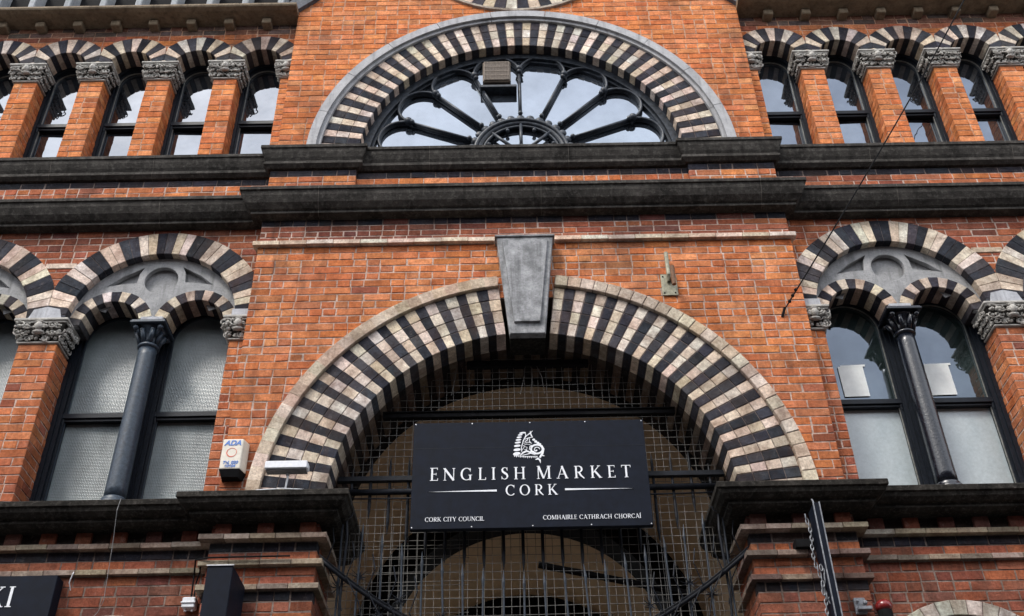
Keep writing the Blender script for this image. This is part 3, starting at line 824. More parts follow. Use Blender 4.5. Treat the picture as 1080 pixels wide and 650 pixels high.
# --- upper pillars
def pillar(x, hw, z0, z1, depth, parent):
    P = bpy.data.objects.new('pillar', None); C.collection.objects.link(P); P.parent = parent; P.location = (x, W, z0)
    mb = MB()
    bricks(mb, front(W), z0, z1, lambda z: [(x-hw, x+hw)], backing=.12, phase=random.randint(0, 1))
    bricks(mb, side_pos(x+hw), z0, z1, lambda z: [(W+.103, W+depth)], backing=.1, phase=1)
    bricks(mb, side_neg(x-hw), z0, z1, lambda z: [(W+.103, W+depth)], backing=.1, phase=1)
    mb.build('shaft', MAS, P)
    return P
k = 0
for s in (-1, 1):
    for i in range(5):
        x = s*(3.10+.70*i)
        P = pillar(x, .12, 9.15, UZ-CAPH_U, .25, B)
        place_mesh('capital', cu_mesh[k % 3], P, x, W, UZ-CAPH_U); k += 1
    # half pillar against the bay
    P = bpy.data.objects.new('half_pillar', None); C.collection.objects.link(P); P.parent = B; P.location = (s*2.46, W, 9.15)
    mb = MB(); a, b = sorted((s*BXU+s*.002, s*2.518))
    bricks(mb, front(W), 9.15, UZ-CAPH_U, lambda z: [(a, b)], backing=.12)
    bricks(mb, (side_pos if s > 0 else side_neg)(s*2.518), 9.15, UZ-CAPH_U, lambda z: [(W+.103, W+.25)], backing=.1)
    mb.build('shaft', MAS, P)
    me = mk_half(51, .058, CAPH_U, (0, 1) if s > 0 else (1, 0)).mesh('capital', M_CAP)
    place_mesh('capital', me, P, s*2.46, W, UZ-CAPH_U)
# --- upper windows
def clampx(cx, l, r):
    def fn(a):
        c = cos(a)
        if c > 1e-3: return (r-cx)/c
        if c < -1e-3: return (l-cx)/c
        return 99
    return fn
uwin_me = {}
def window_group(name, x, y, z, label=None):
    o = bpy.data.objects.new(name, None); C.collection.objects.link(o); o.parent = B; o.location = (x, y, z)
    if label: o['label'] = label
    return o
def sash_meshes(hw, z0, zs, zr, fw, deep):
    """local coords, opening half width hw, z0 sill, zs springing, zr meeting rail"""
    fr, ed, up, lo, mr = MB(), MB(), MB(), MB(), MB()
    fr.box(-hw, -hw+fw, 0, deep, z0, zs); fr.box(hw-fw, hw, 0, deep, z0, zs); fr.band(0, zs, hw-fw, hw+.03, 0, pi, 0, deep, 28)
    fr.box(-hw, hw, 0, deep, z0, z0+.05)
    r = hw-fw-.012
    fr.box(-hw+fw, -hw+fw+.018, .03, deep, z0, zs); fr.box(hw-fw-.018, hw-fw, .03, deep, z0, zs); fr.band(0, zs, r-.006, hw-fw+.001, 0, pi, .03, deep, 28)
    # sash edge (worn, paler) 
    ed.box(-r, -r+.010, .045, .06, z0+.05, zs); ed.box(r-.010, r, .045, .06, z0+.05, zs); ed.band(0, zs, r-.010, r, 0, pi, .045, .06, 28)
    mr.bbox(-r-.02, r+.02, .012, .07, zr-.02, zr+.03, .004); mr.bbox(-r-.02, r+.02, .03, .08, zr-.045, zr-.018, .003)
    for s in (-1, 1): mr.tube([(s*(r+.005), .03, zr+.02), (s*(r+.008), .03, zr-.075)], [.016, .008], 8)
    pts = [(r*cos(pi*i/24), zs+r*sin(pi*i/24)) for i in range(25)]
    up.poly(pts+[(-r, zr), (r, zr)], .065, .07); lo.box(-r, r, .085, .09, z0+.03, zr)
    return fr, ed, up, lo, mr
UZR = 9.90
fr, ed, up, lo, mr = sash_meshes(.236, 9.15, UZ, UZR, .035, .12)
U = dict(frame=fr.mesh('frame', M_FRAME), sash_edge=ed.mesh('sash_edge', M_FRAMEL), pane=up.mesh('pane', M_GLASSU), lower_pane=lo.mesh('lower_pane', M_GLASSU), meeting_rail=mr.mesh('meeting_rail', M_FRAME))
rngs = stripe(False)
for s in (-1, 1):
    for i, c in enumerate(UC):
        x = s*c
        wv = window_group('arched_window', x, W+.20, 0)
        for nme, me in U.items():
            o = bpy.data.objects.new(nme, me); C.collection.objects.link(o); o.parent = wv
            if 'pane' in nme: o.rotation_euler.z = random.uniform(-.03, .03)
        mb = MB(); mb.box(x-.22, x+.22, W+.33, W+.34, 9.15, UZ+.3); mb.build('backing', M_BLACK, wv)
        mb = MB()
        l, r = x-.35, x+.35
        if i == 0:
            if s > 0: l = BXU+.004
            else: r = -BXU-.004
        ring(mb, x, UZ, .236, .452, 13, 1, W-.012, .22, rngs, rmax=clampx(x, l+.001, r-.001), gap=.003)
        mb.build('striped_arch', MAS, B)
# --- lower windows
LZ0 = 5.34; LZR = 6.42; LHW = .335
fr, ed, up, lo, mr = sash_meshes(.335, LZ0, LZ, LZR, .045, .14)
def lower_meshes(gu, gl):
    return dict(frame=fr.mesh('frame', M_FRAME), sash_edge=ed.mesh('sash_edge', M_FRAMEL if gu is not M_FROSTL else M_COLBLUE), pane=up.mesh('pane', gu), lower_pane=lo.mesh('lower_pane', gl), meeting_rail=mr.mesh('meeting_rail', M_FRAME))
LL = lower_meshes(M_FROSTL, M_FROSTL); LR = lower_meshes(M_GLASSC, M_FROSTR)
def arcpts(cx, cz, r, a0, a1, n): return [(cx+r*cos(a0+(a1-a0)*i/n), cz+r*sin(a0+(a1-a0)*i/n)) for i in range(n+1)]
def curve_plate(name, polys, y, ext, bev, mat, parent):
    cu = bpy.data.curves.new(name, 'CURVE'); cu.dimensions = '2D'; cu.fill_mode = 'BOTH'; cu.extrude = ext; cu.bevel_depth = bev
    for P in polys:
        sp = cu.splines.new('POLY'); sp.points.add(len(P)-1); sp.use_cyclic_u = True
        for p, q in zip(sp.points, P): p.co = (q[0], q[1], 0, 1)
    to = bpy.data.objects.new('tmp', cu); C.collection.objects.link(to)
    dg = bpy.context.evaluated_depsgraph_get(); me = bpy.data.meshes.new_from_object(to.evaluated_get(dg))
    bpy.data.objects.remove(to); bpy.data.curves.remove(cu)
    me.transform(Matrix(((1, 0, 0, 0), (0, 0, -1, y), (0, 1, 0, 0), (0, 0, 0, 1)))); me.materials.clear(); me.materials.append(mat); me.name = name
    return me
big = arcpts(0, 0, .76, 0, pi, 40)
bot = [(-.655, 0)]+arcpts(-.375, 0, .28, pi, 0, 20)[1:-1]+[(-.095, 0), (.095, 0)]+arcpts(.375, 0, .28, pi, 0, 20)[1:-1]+[(.655, 0)]
circ = arcpts(0, .50, .155, 0, 2*pi, 32)[:-1]
tri = [(-.50, .43), (-.36, .545), (-.17, .66), (-.205, .58), (-.215, .47), (-.36, .455)]
tym_me = curve_plate('tympanum', [big+bot, circ, tri, [(-x, z) for x, z in tri][::-1]], 0, .02, .004, M_TYMP, B)
def column(x, y, z0, z1, mat, parent):
    P = bpy.data.objects.new('iron_column', None); C.collection.objects.link(P); P.parent = parent; P.location = Vector((x, y, z0))-wloc(parent)
    mb = MB(); mb.lathe([(.135, z0), (.135, z0+.03), (.12, z0+.04), (.125, z0+.06), (.118, z0+.075), (.098, z0+.085), (.102, z0+.10), (.09, z0+.115)], x, y, 28)
    mb.build('base', mat, P, True)
    mb = MB(); mb.bbox(x-.16, x+.16, y-.16, y+.16, z0-.045, z0, .008); mb.build('plinth', M_TYMP, P)
    mb = MB(); zt = z1-.23
    pr = [(.087-.010*i/16, z0+.11+(zt-z0-.11)*i/16) for i in range(17)]
    mb.lathe(pr, x, y, 28); mb.lathe([(.078, zt-.01), (.092, zt), (.095, zt+.012), (.088, zt+.025), (.077, zt+.03)], x, y, 28); mb.build('shaft', mat, P, True)
    mb = MB(); mb.lathe([(.074, zt+.025), (.076, zt+.07), (.085, zt+.12), (.11, zt+.17), (.135, zt+.19)], x, y, 20)
    for k in range(8):
        a = pi*k/4+pi/8; 
        mb.tube([(x+.078*cos(a), y+.078*sin(a), zt+.035), (x+.095*cos(a), y+.095*sin(a), zt+.10), (x+.125*cos(a), y+.125*sin(a), zt+.15), (x+.135*cos(a), y+.135*sin(a), zt+.135)], [.02, .024, .018, .01], 7)
    for k in range(4):
        a = pi*k/2+pi/4; r = .15
        pts = [(x+(.10+.02*j)*cos(a), y+(.10+.02*j)*sin(a), zt+.10+.03*j) for j in range(4)]; mb.tube(pts, .016, 7); mb.ball((x+r*cos(a), y+r*sin(a), zt+.165), .027, 8, 6)
    mb.build('capital', mat, P, True)
    mb = MB(); mb.bbox(x-.155, x+.155, y-.155, y+.155, zt+.19, zt+.215, .006); mb.bbox(x-.145, x+.145, y-.145, y+.145, zt+.215, zt+.228, .003); mb.build('abacus', mat, P)
    return P
for s in (-1, 1):
    for i, c in enumerate(LC[:2]):
        x = s*c; YT = W+.07
        for t in (-1, 1):
            wv = window_group('sash_window', x+t*.395, W+.30, 0, 'window with clear upper and white frosted lower sash' if s > 0 else 'window with patterned obscure glass')
            for nme, me in (LR if s > 0 else LL).items():
                o = bpy.data.objects.new(nme, me); C.collection.objects.link(o); o.parent = wv
        mb = MB(); mb.box(x-.07, x+.07, W+.27, W+.42, LZ0, LZ+.1); mb.box(x-.78, x-.72, W+.28, W+.46, LZ0, LZ+.1); mb.box(x+.72, x+.78, W+.28, W+.46, LZ0, LZ+.1)
        mb.box(x-.045, x+.045, W+.235, W+.268, LZ0, LZ+.05)
        mb.box(x-.85, x+.85, W+.47, W+.48, LZ0-.1, LZ+.8); mb.build('window_post', M_FRAME, B)
        # arch and tympanum
        mb = MB(); l, r = x-.918, x+.918
        if i == 0:
            if s > 0: l = BX+.004
            else: r = -BX-.004
        ring(mb, x, LZ, .75, 1.0, 34, 1, W-.014, .12, stripe(True, 2), rmax=clampx(x, l, r), gap=.002)
        mb.build('striped_arch', MAS, B, label='striped brick relieving arch over a pair of windows')
        ty = place_mesh('tympanum', tym_me, B, x, YT+.02, LZ)
        mb = MB(); mb.poly([(x+px, LZ+pz) for px, pz in arcpts(0, 0, .78, .0, pi, 32)] , YT+.075, YT+.085)
        # recessed ground of the tympanum, kept above the window heads
        mb = MB(); mb.band(x, LZ, .50, .76, radians(22), radians(158), YT+.055, YT+.065, 32); mb.box(x-.2, x+.2, YT+.056, YT+.064, LZ+.3, LZ+.68)
        mb.build('panel', M_TYMP, ty)
        for t in (-1, 1):
            mb = MB(); cx = x+t*.375
            ring(mb, cx, LZ, .262, .375, 13, 1, YT-.012, .24, stripe(True), rmax=clampx(cx, cx-.372, cx+.372), gap=.002)
            mb.build('small_striped_arch', MAS, B)
        # springer stones
        mb = MB()
        mb.bbox(x-.10, x+.10, YT-.03, YT+.2, LZ-.002, LZ+.075, .006)
        mb.build('springer_stone', M_IMP, B)
        for t in (-1, 1):
            mb = MB()
            if i == 0 and t == -s: mb.bbox(min(x+t*.90, x+t*.72), max(x+t*.90, x+t*.72) , W-.02, W+.2, LZ, LZ+.10, .006); mb.build('springer_stone', M_IMP, B)
        column(x, W+.12, LZ0+.07, LZ, M_COLBLUE if s < 0 else M_COLBLK, B)
    for i, px in enumerate((4.24, 6.08)):
        x = s*px
        P = pillar(x, .165, LZ0+.12, LZ-CAPH_L, .32, B)
        place_mesh('capital', cl_mesh[i], P, x, W, LZ-CAPH_L)
        mb = MB(); mb.poly([(x-.155, LZ+.002), (x+.155, LZ+.002), (x+.115, LZ+.125), (x, LZ+.155), (x-.115, LZ+.125)], W-.02, W+.2); mb.build('impost_block', M_IMP, P)
        mb = MB(); mb.bbox(x-.18, x+.18, W-.02, W+.3, LZ0, LZ0+.12, .01); mb.build('plinth', M_TYMP, P)
    P = bpy.data.objects.new('half_pillar', None); C.collection.objects.link(P); P.parent = B; P.location = (s*2.5, W, LZ0)
    mb = MB(); a, b = sorted((s*BX+s*.002, s*2.585))
    bricks(mb, front(W), LZ0, LZ-CAPH_L, lambda z: [(a, b)], backing=.12)
    bricks(mb, (side_pos if s > 0 else side_neg)(s*2.585), LZ0, LZ-CAPH_L, lambda z: [(W+.103, W+.32)], backing=.1)
    mb.build('shaft', MAS, P)
    me = mk_half(61, .075, CAPH_L, (0, 1) if s > 0 else (1, 0)).mesh('capital', M_CAP)
    place_mesh('capital', me, P, s*2.51, W, LZ-CAPH_L)
# --- entrance passage: plastered barrel vault with ribs coloured black to imitate shade
mb = MB(); VR, VZ = 1.80, 5.20; n = 40; L = 12
vs = []; fs = []
ys = [.80, 2, 3.2, 4.4, 5.6, 7, 8.2]
for y in ys:
    vs += [(VR, y, .13)]+[(VR*cos(pi*i/n), y, VZ+VR*sin(pi*i/n)) for i in range(n+1)]+[(-VR, y, .13)]
m_ = n+3
for j in range(len(ys)-1):
    for i in range(m_-1): fs.append((j*m_+i, j*m_+i+1, (j+1)*m_+i+1, (j+1)*m_+i))
mb.add(vs, fs); mb.build('passage_vault', M_VAULT, B, True)
for y in (3.1, 6.1):
    mb = MB(); mb.band(0, VZ, VR-.30, VR+.02, 0, pi, y, y+.45, 48)
    for s in (-1, 1): mb.box(s*VR-.3 if s > 0 else s*VR, s*VR if s > 0 else s*VR+.3, y, y+.45, .13, VZ)
    mb.build('vault_rib', M_MATT, B)
mb = MB(); mb.band(0, ZA, RA+.0, VR+.35, 0, pi, .803, .85, 48)
mb.build('vault_rib', M_MATT, B)
# solid mass behind the front
mb = MB()
mb.box(-XE, -1.95, .62, 8.2, .1, 8.3); mb.box(1.95, XE, .62, 8.2, .1, 8.3); mb.box(-XE, XE, .62, 8.2, 8.3, 11.6)
mb.box(-1.95, 1.95, .87, 8.2, 7.2, 8.3)
mb.build('inner_mass', M_MATT, B)
# ================================================================== things on and in front of the building
# --- lettering: serif capitals built stroke by stroke
class Glyphs:
    def __init__(s, mb, x, z, h, y): s.mb, s.x, s.z, s.h, s.y = mb, x, z, h, y; s.n = 0
    def poly(s, pts):
        s.n += 1; y = s.y-.0001*(s.n % 9)
        s.mb.poly([(s.x+u*s.h, s.z+v*s.h) for u, v in pts], y, y+.004)
    def rect(s, a, b, c, d): s.poly([(a, c), (b, c), (b, d), (a, d)])
    def rib(s, pts, ws):
        n = len(pts); L = []; Rr = []
        for i, (u, v) in enumerate(pts):
            p, q = pts[max(i-1, 0)], pts[min(i+1, n-1)]; dx, dy = q[0]-p[0], q[1]-p[1]; l = sqrt(dx*dx+dy*dy) or 1
            w_ = (ws[i] if isinstance(ws, list) else ws)/2
            L.append((u-dy/l*w_, v+dx/l*w_)); Rr.append((u+dy/l*w_, v-dx/l*w_))
        o = len(s.mb.v); s.n += 1; y = s.y-.0001*(s.n % 9)
        for (a, b), (c, d) in zip(Rr, L):
            for yy in (y, y+.004):
                s.mb.v.append((s.x+a*s.h, yy, s.z+b*s.h)); s.mb.v.append((s.x+c*s.h, yy, s.z+d*s.h))
        for i in range(n-1):
            k = o+i*4; s.mb.f.append((k, k+4, k+5, k+1)); s.mb.c.append((1,)*4)
            s.mb.f.append((k+2, k+3, k+7, k+6)); s.mb.c.append((1,)*4)
            s.mb.f.append((k, k+2, k+6, k+4)); s.mb.c.append((1,)*4); s.mb.f.append((k+1, k+5, k+7, k+3)); s.mb.c.append((1,)*4)
    def arc(s, cx, cy, rx, ry, a0, a1, thick, thin=.05, n=20):
        pts, ws = [], []
        for i in range(n+1):
            t = radians(a0+(a1-a0)*i/n); pts.append((cx+rx*cos(t), cy+ry*sin(t))); ws.append(thin+(thick-thin)*abs(cos(t))**1.3)
        s.rib(pts, ws)
    def stem(s, x, w=.13, b=0, t=1, sb=True, st=True):
        s.rect(x-w/2, x+w/2, b, t)
        if sb: s.rect(x-w/2-.075, x+w/2+.075, b, b+.04)
        if st: s.rect(x-w/2-.075, x+w/2+.075, t-.04, t)
GW = dict(A=.84, C=.80, E=.60, G=.88, H=.88, I=.30, K=.82, L=.60, M=1.04, N=.88, O=.92, R=.76, S=.54, T=.72, U=.84, Y=.78)
def glyph(G, ch):
    k = .13; h = .05
    if ch == 'I' or ch == 'Í':
        G.stem(.15)
        if ch == 'Í': G.rib([(.13, 1.07), (.26, 1.26)], [.05, .10])
    elif ch == 'E':
        G.stem(.17); G.rect(.16, .55, .955, 1.0); G.rect(.16, .57, 0, .045); G.rect(.16, .46, .49, .535)
        G.rect(.52, .56, .84, 1.0); G.rect(.545, .585, 0, .18); G.rect(.43, .47, .43, .60)
    elif ch == 'L': G.stem(.17); G.rect(.16, .57, 0, .045); G.rect(.545, .585, 0, .2)
    elif ch == 'T': G.stem(.36, st=False); G.rect(.03, .69, .955, 1.0); G.rect(.02, .06, .82, 1.0); G.rect(.66, .70, .82, 1.0)
    elif ch == 'H': G.stem(.17); G.stem(.71); G.rect(.2, .7, .48, .53)
    elif ch == 'N':
        G.stem(.13, .06, sb=True, st=False); G.stem(.77, .06, sb=False); G.rib([(.09, .99), (.77, .0)], .15); G.rect(-.0, .16, .96, 1.0)
    elif ch == 'M':
        G.stem(.13, .06, st=False); G.rib([(.15, 1), (.50, .03)], .14); G.rib([(.50, .03), (.85, 1)], .055); G.stem(.88, .13); G.rect(.03, .2, .96, 1)
    elif ch == 'A':
        G.rib([(.11, .02), (.42, 1)], .055); G.rib([(.40, 1.02), (.74, .02)], .14); G.rect(.22, .60, .33, .375); G.rect(.0, .24, 0, .04); G.rect(.60, .86, 0, .04)
    elif ch == 'K':
        G.stem(.17); G.rib([(.22, .42), (.66, .98)], .055); G.rib([(.34, .56), (.74, .01)], .14); G.rect(.53, .76, .96, 1); G.rect(.62, .86, 0, .04)
    elif ch == 'R':
        G.stem(.17); G.arc(.34, .735, .25, .245, -90, 90, .13, .045); G.rect(.17, .35, .955, 1); G.rect(.17, .35, .47, .515); G.rib([(.36, .50), (.50, .22), (.74, -.02)], [.13, .13, .07])
    elif ch == 'S':
        pts = [(.46, .80), (.42, .92), (.30, .98), (.16, .93), (.09, .80), (.14, .64), (.28, .53), (.42, .42), (.48, .26), (.42, .10), (.27, .02), (.12, .07), (.06, .22)]
        G.rib(pts, [.05, .05, .05, .08, .12, .15, .16, .15, .12, .08, .05, .05, .05]); G.rect(.445, .475, .72, .98); G.rect(.045, .075, .02, .28)
    elif ch == 'C': G.arc(.44, .5, .37, .485, 42, 318, .14); G.rect(.70, .735, .70, .98)
    elif ch == 'G': G.arc(.44, .5, .37, .485, 42, 300, .14); G.rect(.70, .735, .70, .98); G.stem(.71, .12, 0, .44, sb=False)
    elif ch == 'O': G.arc(.46, .5, .37, .485, 0, 360, .14, n=32)
    elif ch == 'U': G.stem(.17, .12, .3, 1, sb=False); G.stem(.70, .055, .3, 1, sb=False); G.arc(.435, .32, .265, .30, 180, 360, .10)
    elif ch == 'Y': G.stem(.39, .13, 0, .45, st=False); G.rib([(.10, .98), (.39, .42)], .13); G.rib([(.39, .42), (.68, .98)], .055); G.rect(.0, .24, .96, 1); G.rect(.56, .78, .96, 1)
def write(mb, text, x0, x1, z, h, y, slope=0, bigs=()):
    nat = sum(GW.get({'Í': 'I'}.get(c, c), .42) for c in text)
    tr = ((x1-x0)/h-nat)/(len(text)-1); x = x0
    for i, c in enumerate(text):
        if c != ' ':
            hh = h*1.05 if i in bigs else h
            glyph(Glyphs(mb, x, z, hh, y), c)
        x += (GW.get({'Í': 'I'}.get(c, c), .42)+tr)*h
# --- the big sign
SY = .10; SZ0, SZ1 = 5.155, 6.095
T = thing('market_sign', 'wide black sign board lettered English Market Cork hanging in the entrance arch', 'sign', (0, SY, SZ0))
mb = MB(); mb.bbox(-.945, .925, SY, SY+.05, SZ0, SZ1, .003)
mb.build('board', M_SIGN, T)
mb = MB(); mb.box(-.944, .924, SY-.0012, SY+.001, SZ0+.70, SZ0+.7025)
for s in (-.72, .7): mb.box(s-.03, s+.03, SY+.05, SY+.26, SZ1-.1, SZ1-.05); mb.box(s-.03, s+.03, SY+.05, SY+.26, SZ0+.2, SZ0+.25)
mb.build('seam_and_brackets', M_FRAME, T)
mb = MB()
write(mb, 'ENGLISH', -.805, -.045, SZ0+.412, .108, SY-.004, bigs=(0,)); write(mb, 'MARKET', .04, .79, SZ0+.412, .108, SY-.004, bigs=(0,)); mb.build('main_lettering', M_LET, T)
mb = MB(); write(mb, 'CORK', -.205, .20, SZ0+.272, .092, SY-.004); mb.build('town_lettering', M_LET, T)
mb = MB(); write(mb, 'CORK CITY COUNCIL', -.83, -.375, SZ0+.062, .036, SY-.004)
mb.build('council_lettering', M_LET, T)
mb = MB(); write(mb, 'COMHAIRLE CATHRACH CHORCAÍ', .08, .835, SZ0+.062, .036, SY-.004); mb.build('irish_lettering', M_LET, T)
mb = MB()
mb.poly([(-.81, SZ0+.315), (-.275, SZ0+.309), (-.275, SZ0+.325)], SY-.004, SY); mb.poly([(.26, SZ0+.309), (.795, SZ0+.315), (.26, SZ0+.325)], SY-.004, SY)
mb.build('rules', M_LET, T)
mb = MB(); E = Glyphs(mb, 0, 0, 1, SY-.004)
def ep(X, Y): return ((X/10.84+520-560.5)/131, SZ0+(557-(Y/10.84+450))/119)
def blob(X, Y, a, b, rot=0, n=14):
    E.poly([ep(X+a*cos(t)*cos(rot)-b*sin(t)*sin(rot), Y+a*cos(t)*sin(rot)+b*sin(t)*cos(rot)) for t in [2*pi*i/n for i in range(n)]][::-1])
def line(pts, w): E.rib([ep(*p) for p in pts], [v/10.84/125 for v in w] if isinstance(w, list) else w/10.84/125)
for X, Y, a, b in ((352, 88, 38, 9), (324, 112, 27, 9), (312, 140, 29, 10), (302, 171, 32, 11), (294, 203, 35, 11), (287, 242, 38, 14), (284, 288, 41, 16), (280, 335, 43, 19)): blob(X, Y, a, b, -.12)
line([(378, 82), (390, 118), (358, 185), (335, 255), (336, 310)], [9, 10, 9, 8, 12])
line([(352, 188), (392, 128), (440, 92), (468, 66)], [6, 10, 12, 4]); line([(440, 70), (448, 110), (462, 140)], [5, 14, 8]); line([(375, 165), (425, 148), (470, 140)], 7)
line([(375, 195), (405, 175), (415, 150)], 8); line([(430, 155), (428, 190), (440, 205)], 7); line([(360, 215), (410, 200), (455, 215)], 6)
line([(350, 245), (395, 222), (440, 236)], 5); line([(345, 290), (370, 250), (400, 262), (392, 292), (370, 285)], 6); line([(425, 290), (430, 255), (455, 235)], 8)
for X, Y, r in ((478, 172, 16), (500, 195, 17), (525, 212, 17), (548, 228, 15)): blob(X, Y, r, r*.8)
line([(510+66*cos(t), 285-52*sin(t)) for t in [i*2*pi/24 for i in range(25)]], 20)
line([(512+30*cos(t), 287-25*sin(t)) for t in [i*2*pi/20 for i in range(15)]], 9); blob(505, 300, 10, 8)
line([(565, 240), (585, 285), (572, 335), (540, 385)], [14, 22, 24, 20])
line([(318, 355), (350, 325), (390, 305), (430, 318), (470, 312), (515, 345)], [8, 20, 22, 18, 16, 8]); line([(345, 352), (400, 342), (440, 330), (490, 352)], [5, 9, 12, 6])
for i in range(13):
    X = 244+i*21; Y = 357+min(i, 7)*2.2; E.poly([ep(X, Y-6), ep(X+20, Y-6), ep(X+12, Y+16+5*(i % 2))][::-1])
line([(490, 408), (520, 395), (540, 412), (548, 448)], [6, 26, 20, 3]); line([(555, 352), (575, 362), (596, 368)], [10, 14, 4])
mb.build('emblem', M_LET, T)
mb = MB()
for X in (-.93, -.47, 0, .45, .91):
    for Z in (SZ0+.014, SZ1-.014): mb.ball((X, SY-.001, Z), .006, 8, 4, (1, .4, 1))
mb.build('screws', M_SILV, T)
# --- wire screen in the arch
GY = .34
T = thing('wire_screen', 'square wire mesh screen on black bars filling the entrance arch behind the sign', 'screen', (0, GY, 3.9))
mb = MB(); rnd = random.Random(3)
def half_w(z): return 1.60 if z < ZA else sqrt(max((RA-.01)**2-(z-ZA)**2, 0))
pit = .0665
i = 0; x = -1.57
while x < 1.58:
    zt = ZA+sqrt(max((RA-.01)**2-x*x, 0)); x2 = x+rnd.uniform(-.008, .008)
    k = rnd.uniform(-.012, .012)
    pts = [(x2+k*sin(zz*2.1+x)+rnd.uniform(-.0015, .0015), GY+.004*sin(zz*5+x*3), zz) for zz in [3.9+(zt-3.9)*j/14 for j in range(15)]]
    mb.tube(pts, .0023, 4); x += pit
z = 3.95
while z < 6.88:
    h = half_w(z); n_ = 10; k = rnd.uniform(-.006, .006)
    mb.tube([(-h+2*h*j/n_, GY-.005, z+k*sin(j*.8+z)+rnd.uniform(-.0015, .0015)) for j in range(n_+1)], .0023, 4); z += pit*1.02
x = -1.5
while x < -.9: mb.tube([(x+rnd.uniform(-.004, .004), GY+.06, zz) for zz in (3.9, 4.6, 5.35)], .0022, 4); mb.tube([(-x, GY+.06, 3.9), (-x, GY+.06, 5.3)], .0022, 4); x += .098
z = 4.5
while z < 5.33: mb.tube([(-1.58, GY+.065, z), (-.5, GY+.06, z)], .0022, 4); z += .11
# loose strands at the crown
for x0, x1 in ((-.02, -.07), (.03, .02), (.08, .14), (-.62, -.66)): mb.tube([(x0, GY-.02, 6.78), ((x0+x1)/2+.01, GY-.04, 6.65), (x1, GY-.01, 6.50)], .003, 4)
mb.build('wire_mesh', M_WIRE, T)
mb = MB()
for z, hh in ((6.30, .024), (6.80, .022)):
    h = half_w(z)-.01; mb.box(-h, h, GY-.035, GY+.02, z-hh, z+hh); mb.box(-h, h, GY-.05, GY-.03, z+hh-.006, z+hh+.003)
mb.build('cross_beam', M_MATT, T)
mb = MB(); mb.box(-1.59, 1.59, GY-.06, GY-.01, 5.675, 5.715); mb.build('flat_rail', M_IRON, T)
mb = MB(); mb.tube([(-1.60, GY-.05, 5.575), (1.60, GY-.05, 5.575)], .026, 12); mb.tube([(-1.60, GY-.06, 5.515), (-.6, GY-.06, 5.508), (.7, GY-.06, 5.505), (1.60, GY-.06, 5.515)], .007, 6)
mb.build('pipe_rail', M_IRON, T, True)
p0 = None
for j in range(20):
    x = -1.45+.1526*j; top = min(5.90, ZA+sqrt(max((RA-.06)**2-x*x, 0))-.05)
    mb = MB(); bot = 4.89+.40*(abs(x)/1.23)**2.8
    mb.tube([(x, GY-.03, bot), (x, GY-.03, bot+.10), (x, GY-.03, top-.08), (x, GY-.03, top)], [.003, .014, .011, .002], 7)
    mb.build('spiked_bar', M_IRON, T)
# --- iron gate with swooping spiked top rail
GT = .22
T = thing('iron_gate', 'black iron gate of spear bars under a swooping spiked rail in the entrance', 'gate', (0, GT, .13))
def rail_z(x): return 4.20+.70*(abs(x)/1.60)**1.75
mb = MB(); pts = [(x, GT-.2*(abs(x)/1.6)**3, rail_z(x)) for x in [-1.60+3.2*i/40 for i in range(41)]]
mb.tube(pts, .018, 10); mb.tube([(a, b-.02, c+.022) for a, b, c in pts], .005, 5)
mb.build('top_rail', M_IRON, T, True)
mb = MB()
for z in (.3, 2.2, 3.4): mb.box(-1.6, 1.6, GT-.02, GT+.02, z, z+.05)
mb.build('cross_rail', M_IRON, T)
for j in range(20):
    x = -1.47+.1548*j
    tip = 4.855+.36*(abs(x+.03)/1.23)**1.9; yy = GT-.1*(abs(x)/1.6)**3
    ln = rnd.uniform(-.02, .02)
    mb = MB(); mb.tube([(x-ln, yy, .15), (x-ln, yy, tip-.55), (x, yy, tip-.16), (x, yy, tip-.10), (x+ln*.4, yy, tip)], [.0085, .0085, .0085, .013, .002], 7)
    mb.build('spear_bar', M_SPEAR, T)
def burst(mb, c, r, n=9, seed=0):
    rr = random.Random(seed)
    for k in range(n):
        a = 2*pi*k/n+rr.uniform(-.2, .2); b = rr.uniform(-.5, .5); d = Vector((cos(a)*cos(b), sin(b)-.25, sin(a)*cos(b))); q = Vector(c)+d*r*.5; e = Vector(c)+d*r+Vector((0, 0, rr.uniform(-.01, .02)))
        mb.tube([c, q, e], [.006, .004, .001], 5)
for j in range(20):
    x = -1.47+.1548*j
    mb = MB(); z = rail_z(x)+(.12 if j % 2 else -.07); burst(mb, (x, GT-.04, z), .075, 10, j); mb.ball((x, GT-.02, z), .018, 8, 5)
    mb.build('spike_cluster', M_IRON, T)
for s in (-1, 1):
    mb = MB()
    for q in range(5):
        x = s*(1.56-.16*q); z0_ = rail_z(x)
        mb.tube([(x, GT-.16, z0_), (x-s*.06, GT-.2, z0_+.16), (x-s*.03, GT-.15, z0_+.30)], .005, 5)
        mb.tube([(x, GT-.16, z0_+.02), (x-s*.10, GT-.12, z0_-.16), (x-s*.14, GT-.1, z0_-.34)], .005, 5)
    mb.tube([(s*1.42, GT-.05, 4.1), (s*1.44, GT-.1, 4.6), (s*1.42, GT-.12, 5.1), (s*1.46, GT-.1, 5.5)], .011, 7)
    mb.tube([(s*1.43+.045*cos(t), GT-.14, 5.30+.05*sin(t)) for t in [i*2*pi/14 for i in range(14)]], .006, 5, closed=True)
    mb.build('barbed_stays', M_IRON, T)
# diagonal bar seen behind the gate
T = mb = MB(); mb.tube([(.05, .75, 5.13), (1.25, .75, 4.86)], .03, 6)
o = mb.build('brace_bar', M_MATT); o['label'] = 'dark bar slanting down to the right behind the entrance gate'; o['category'] = 'bar'
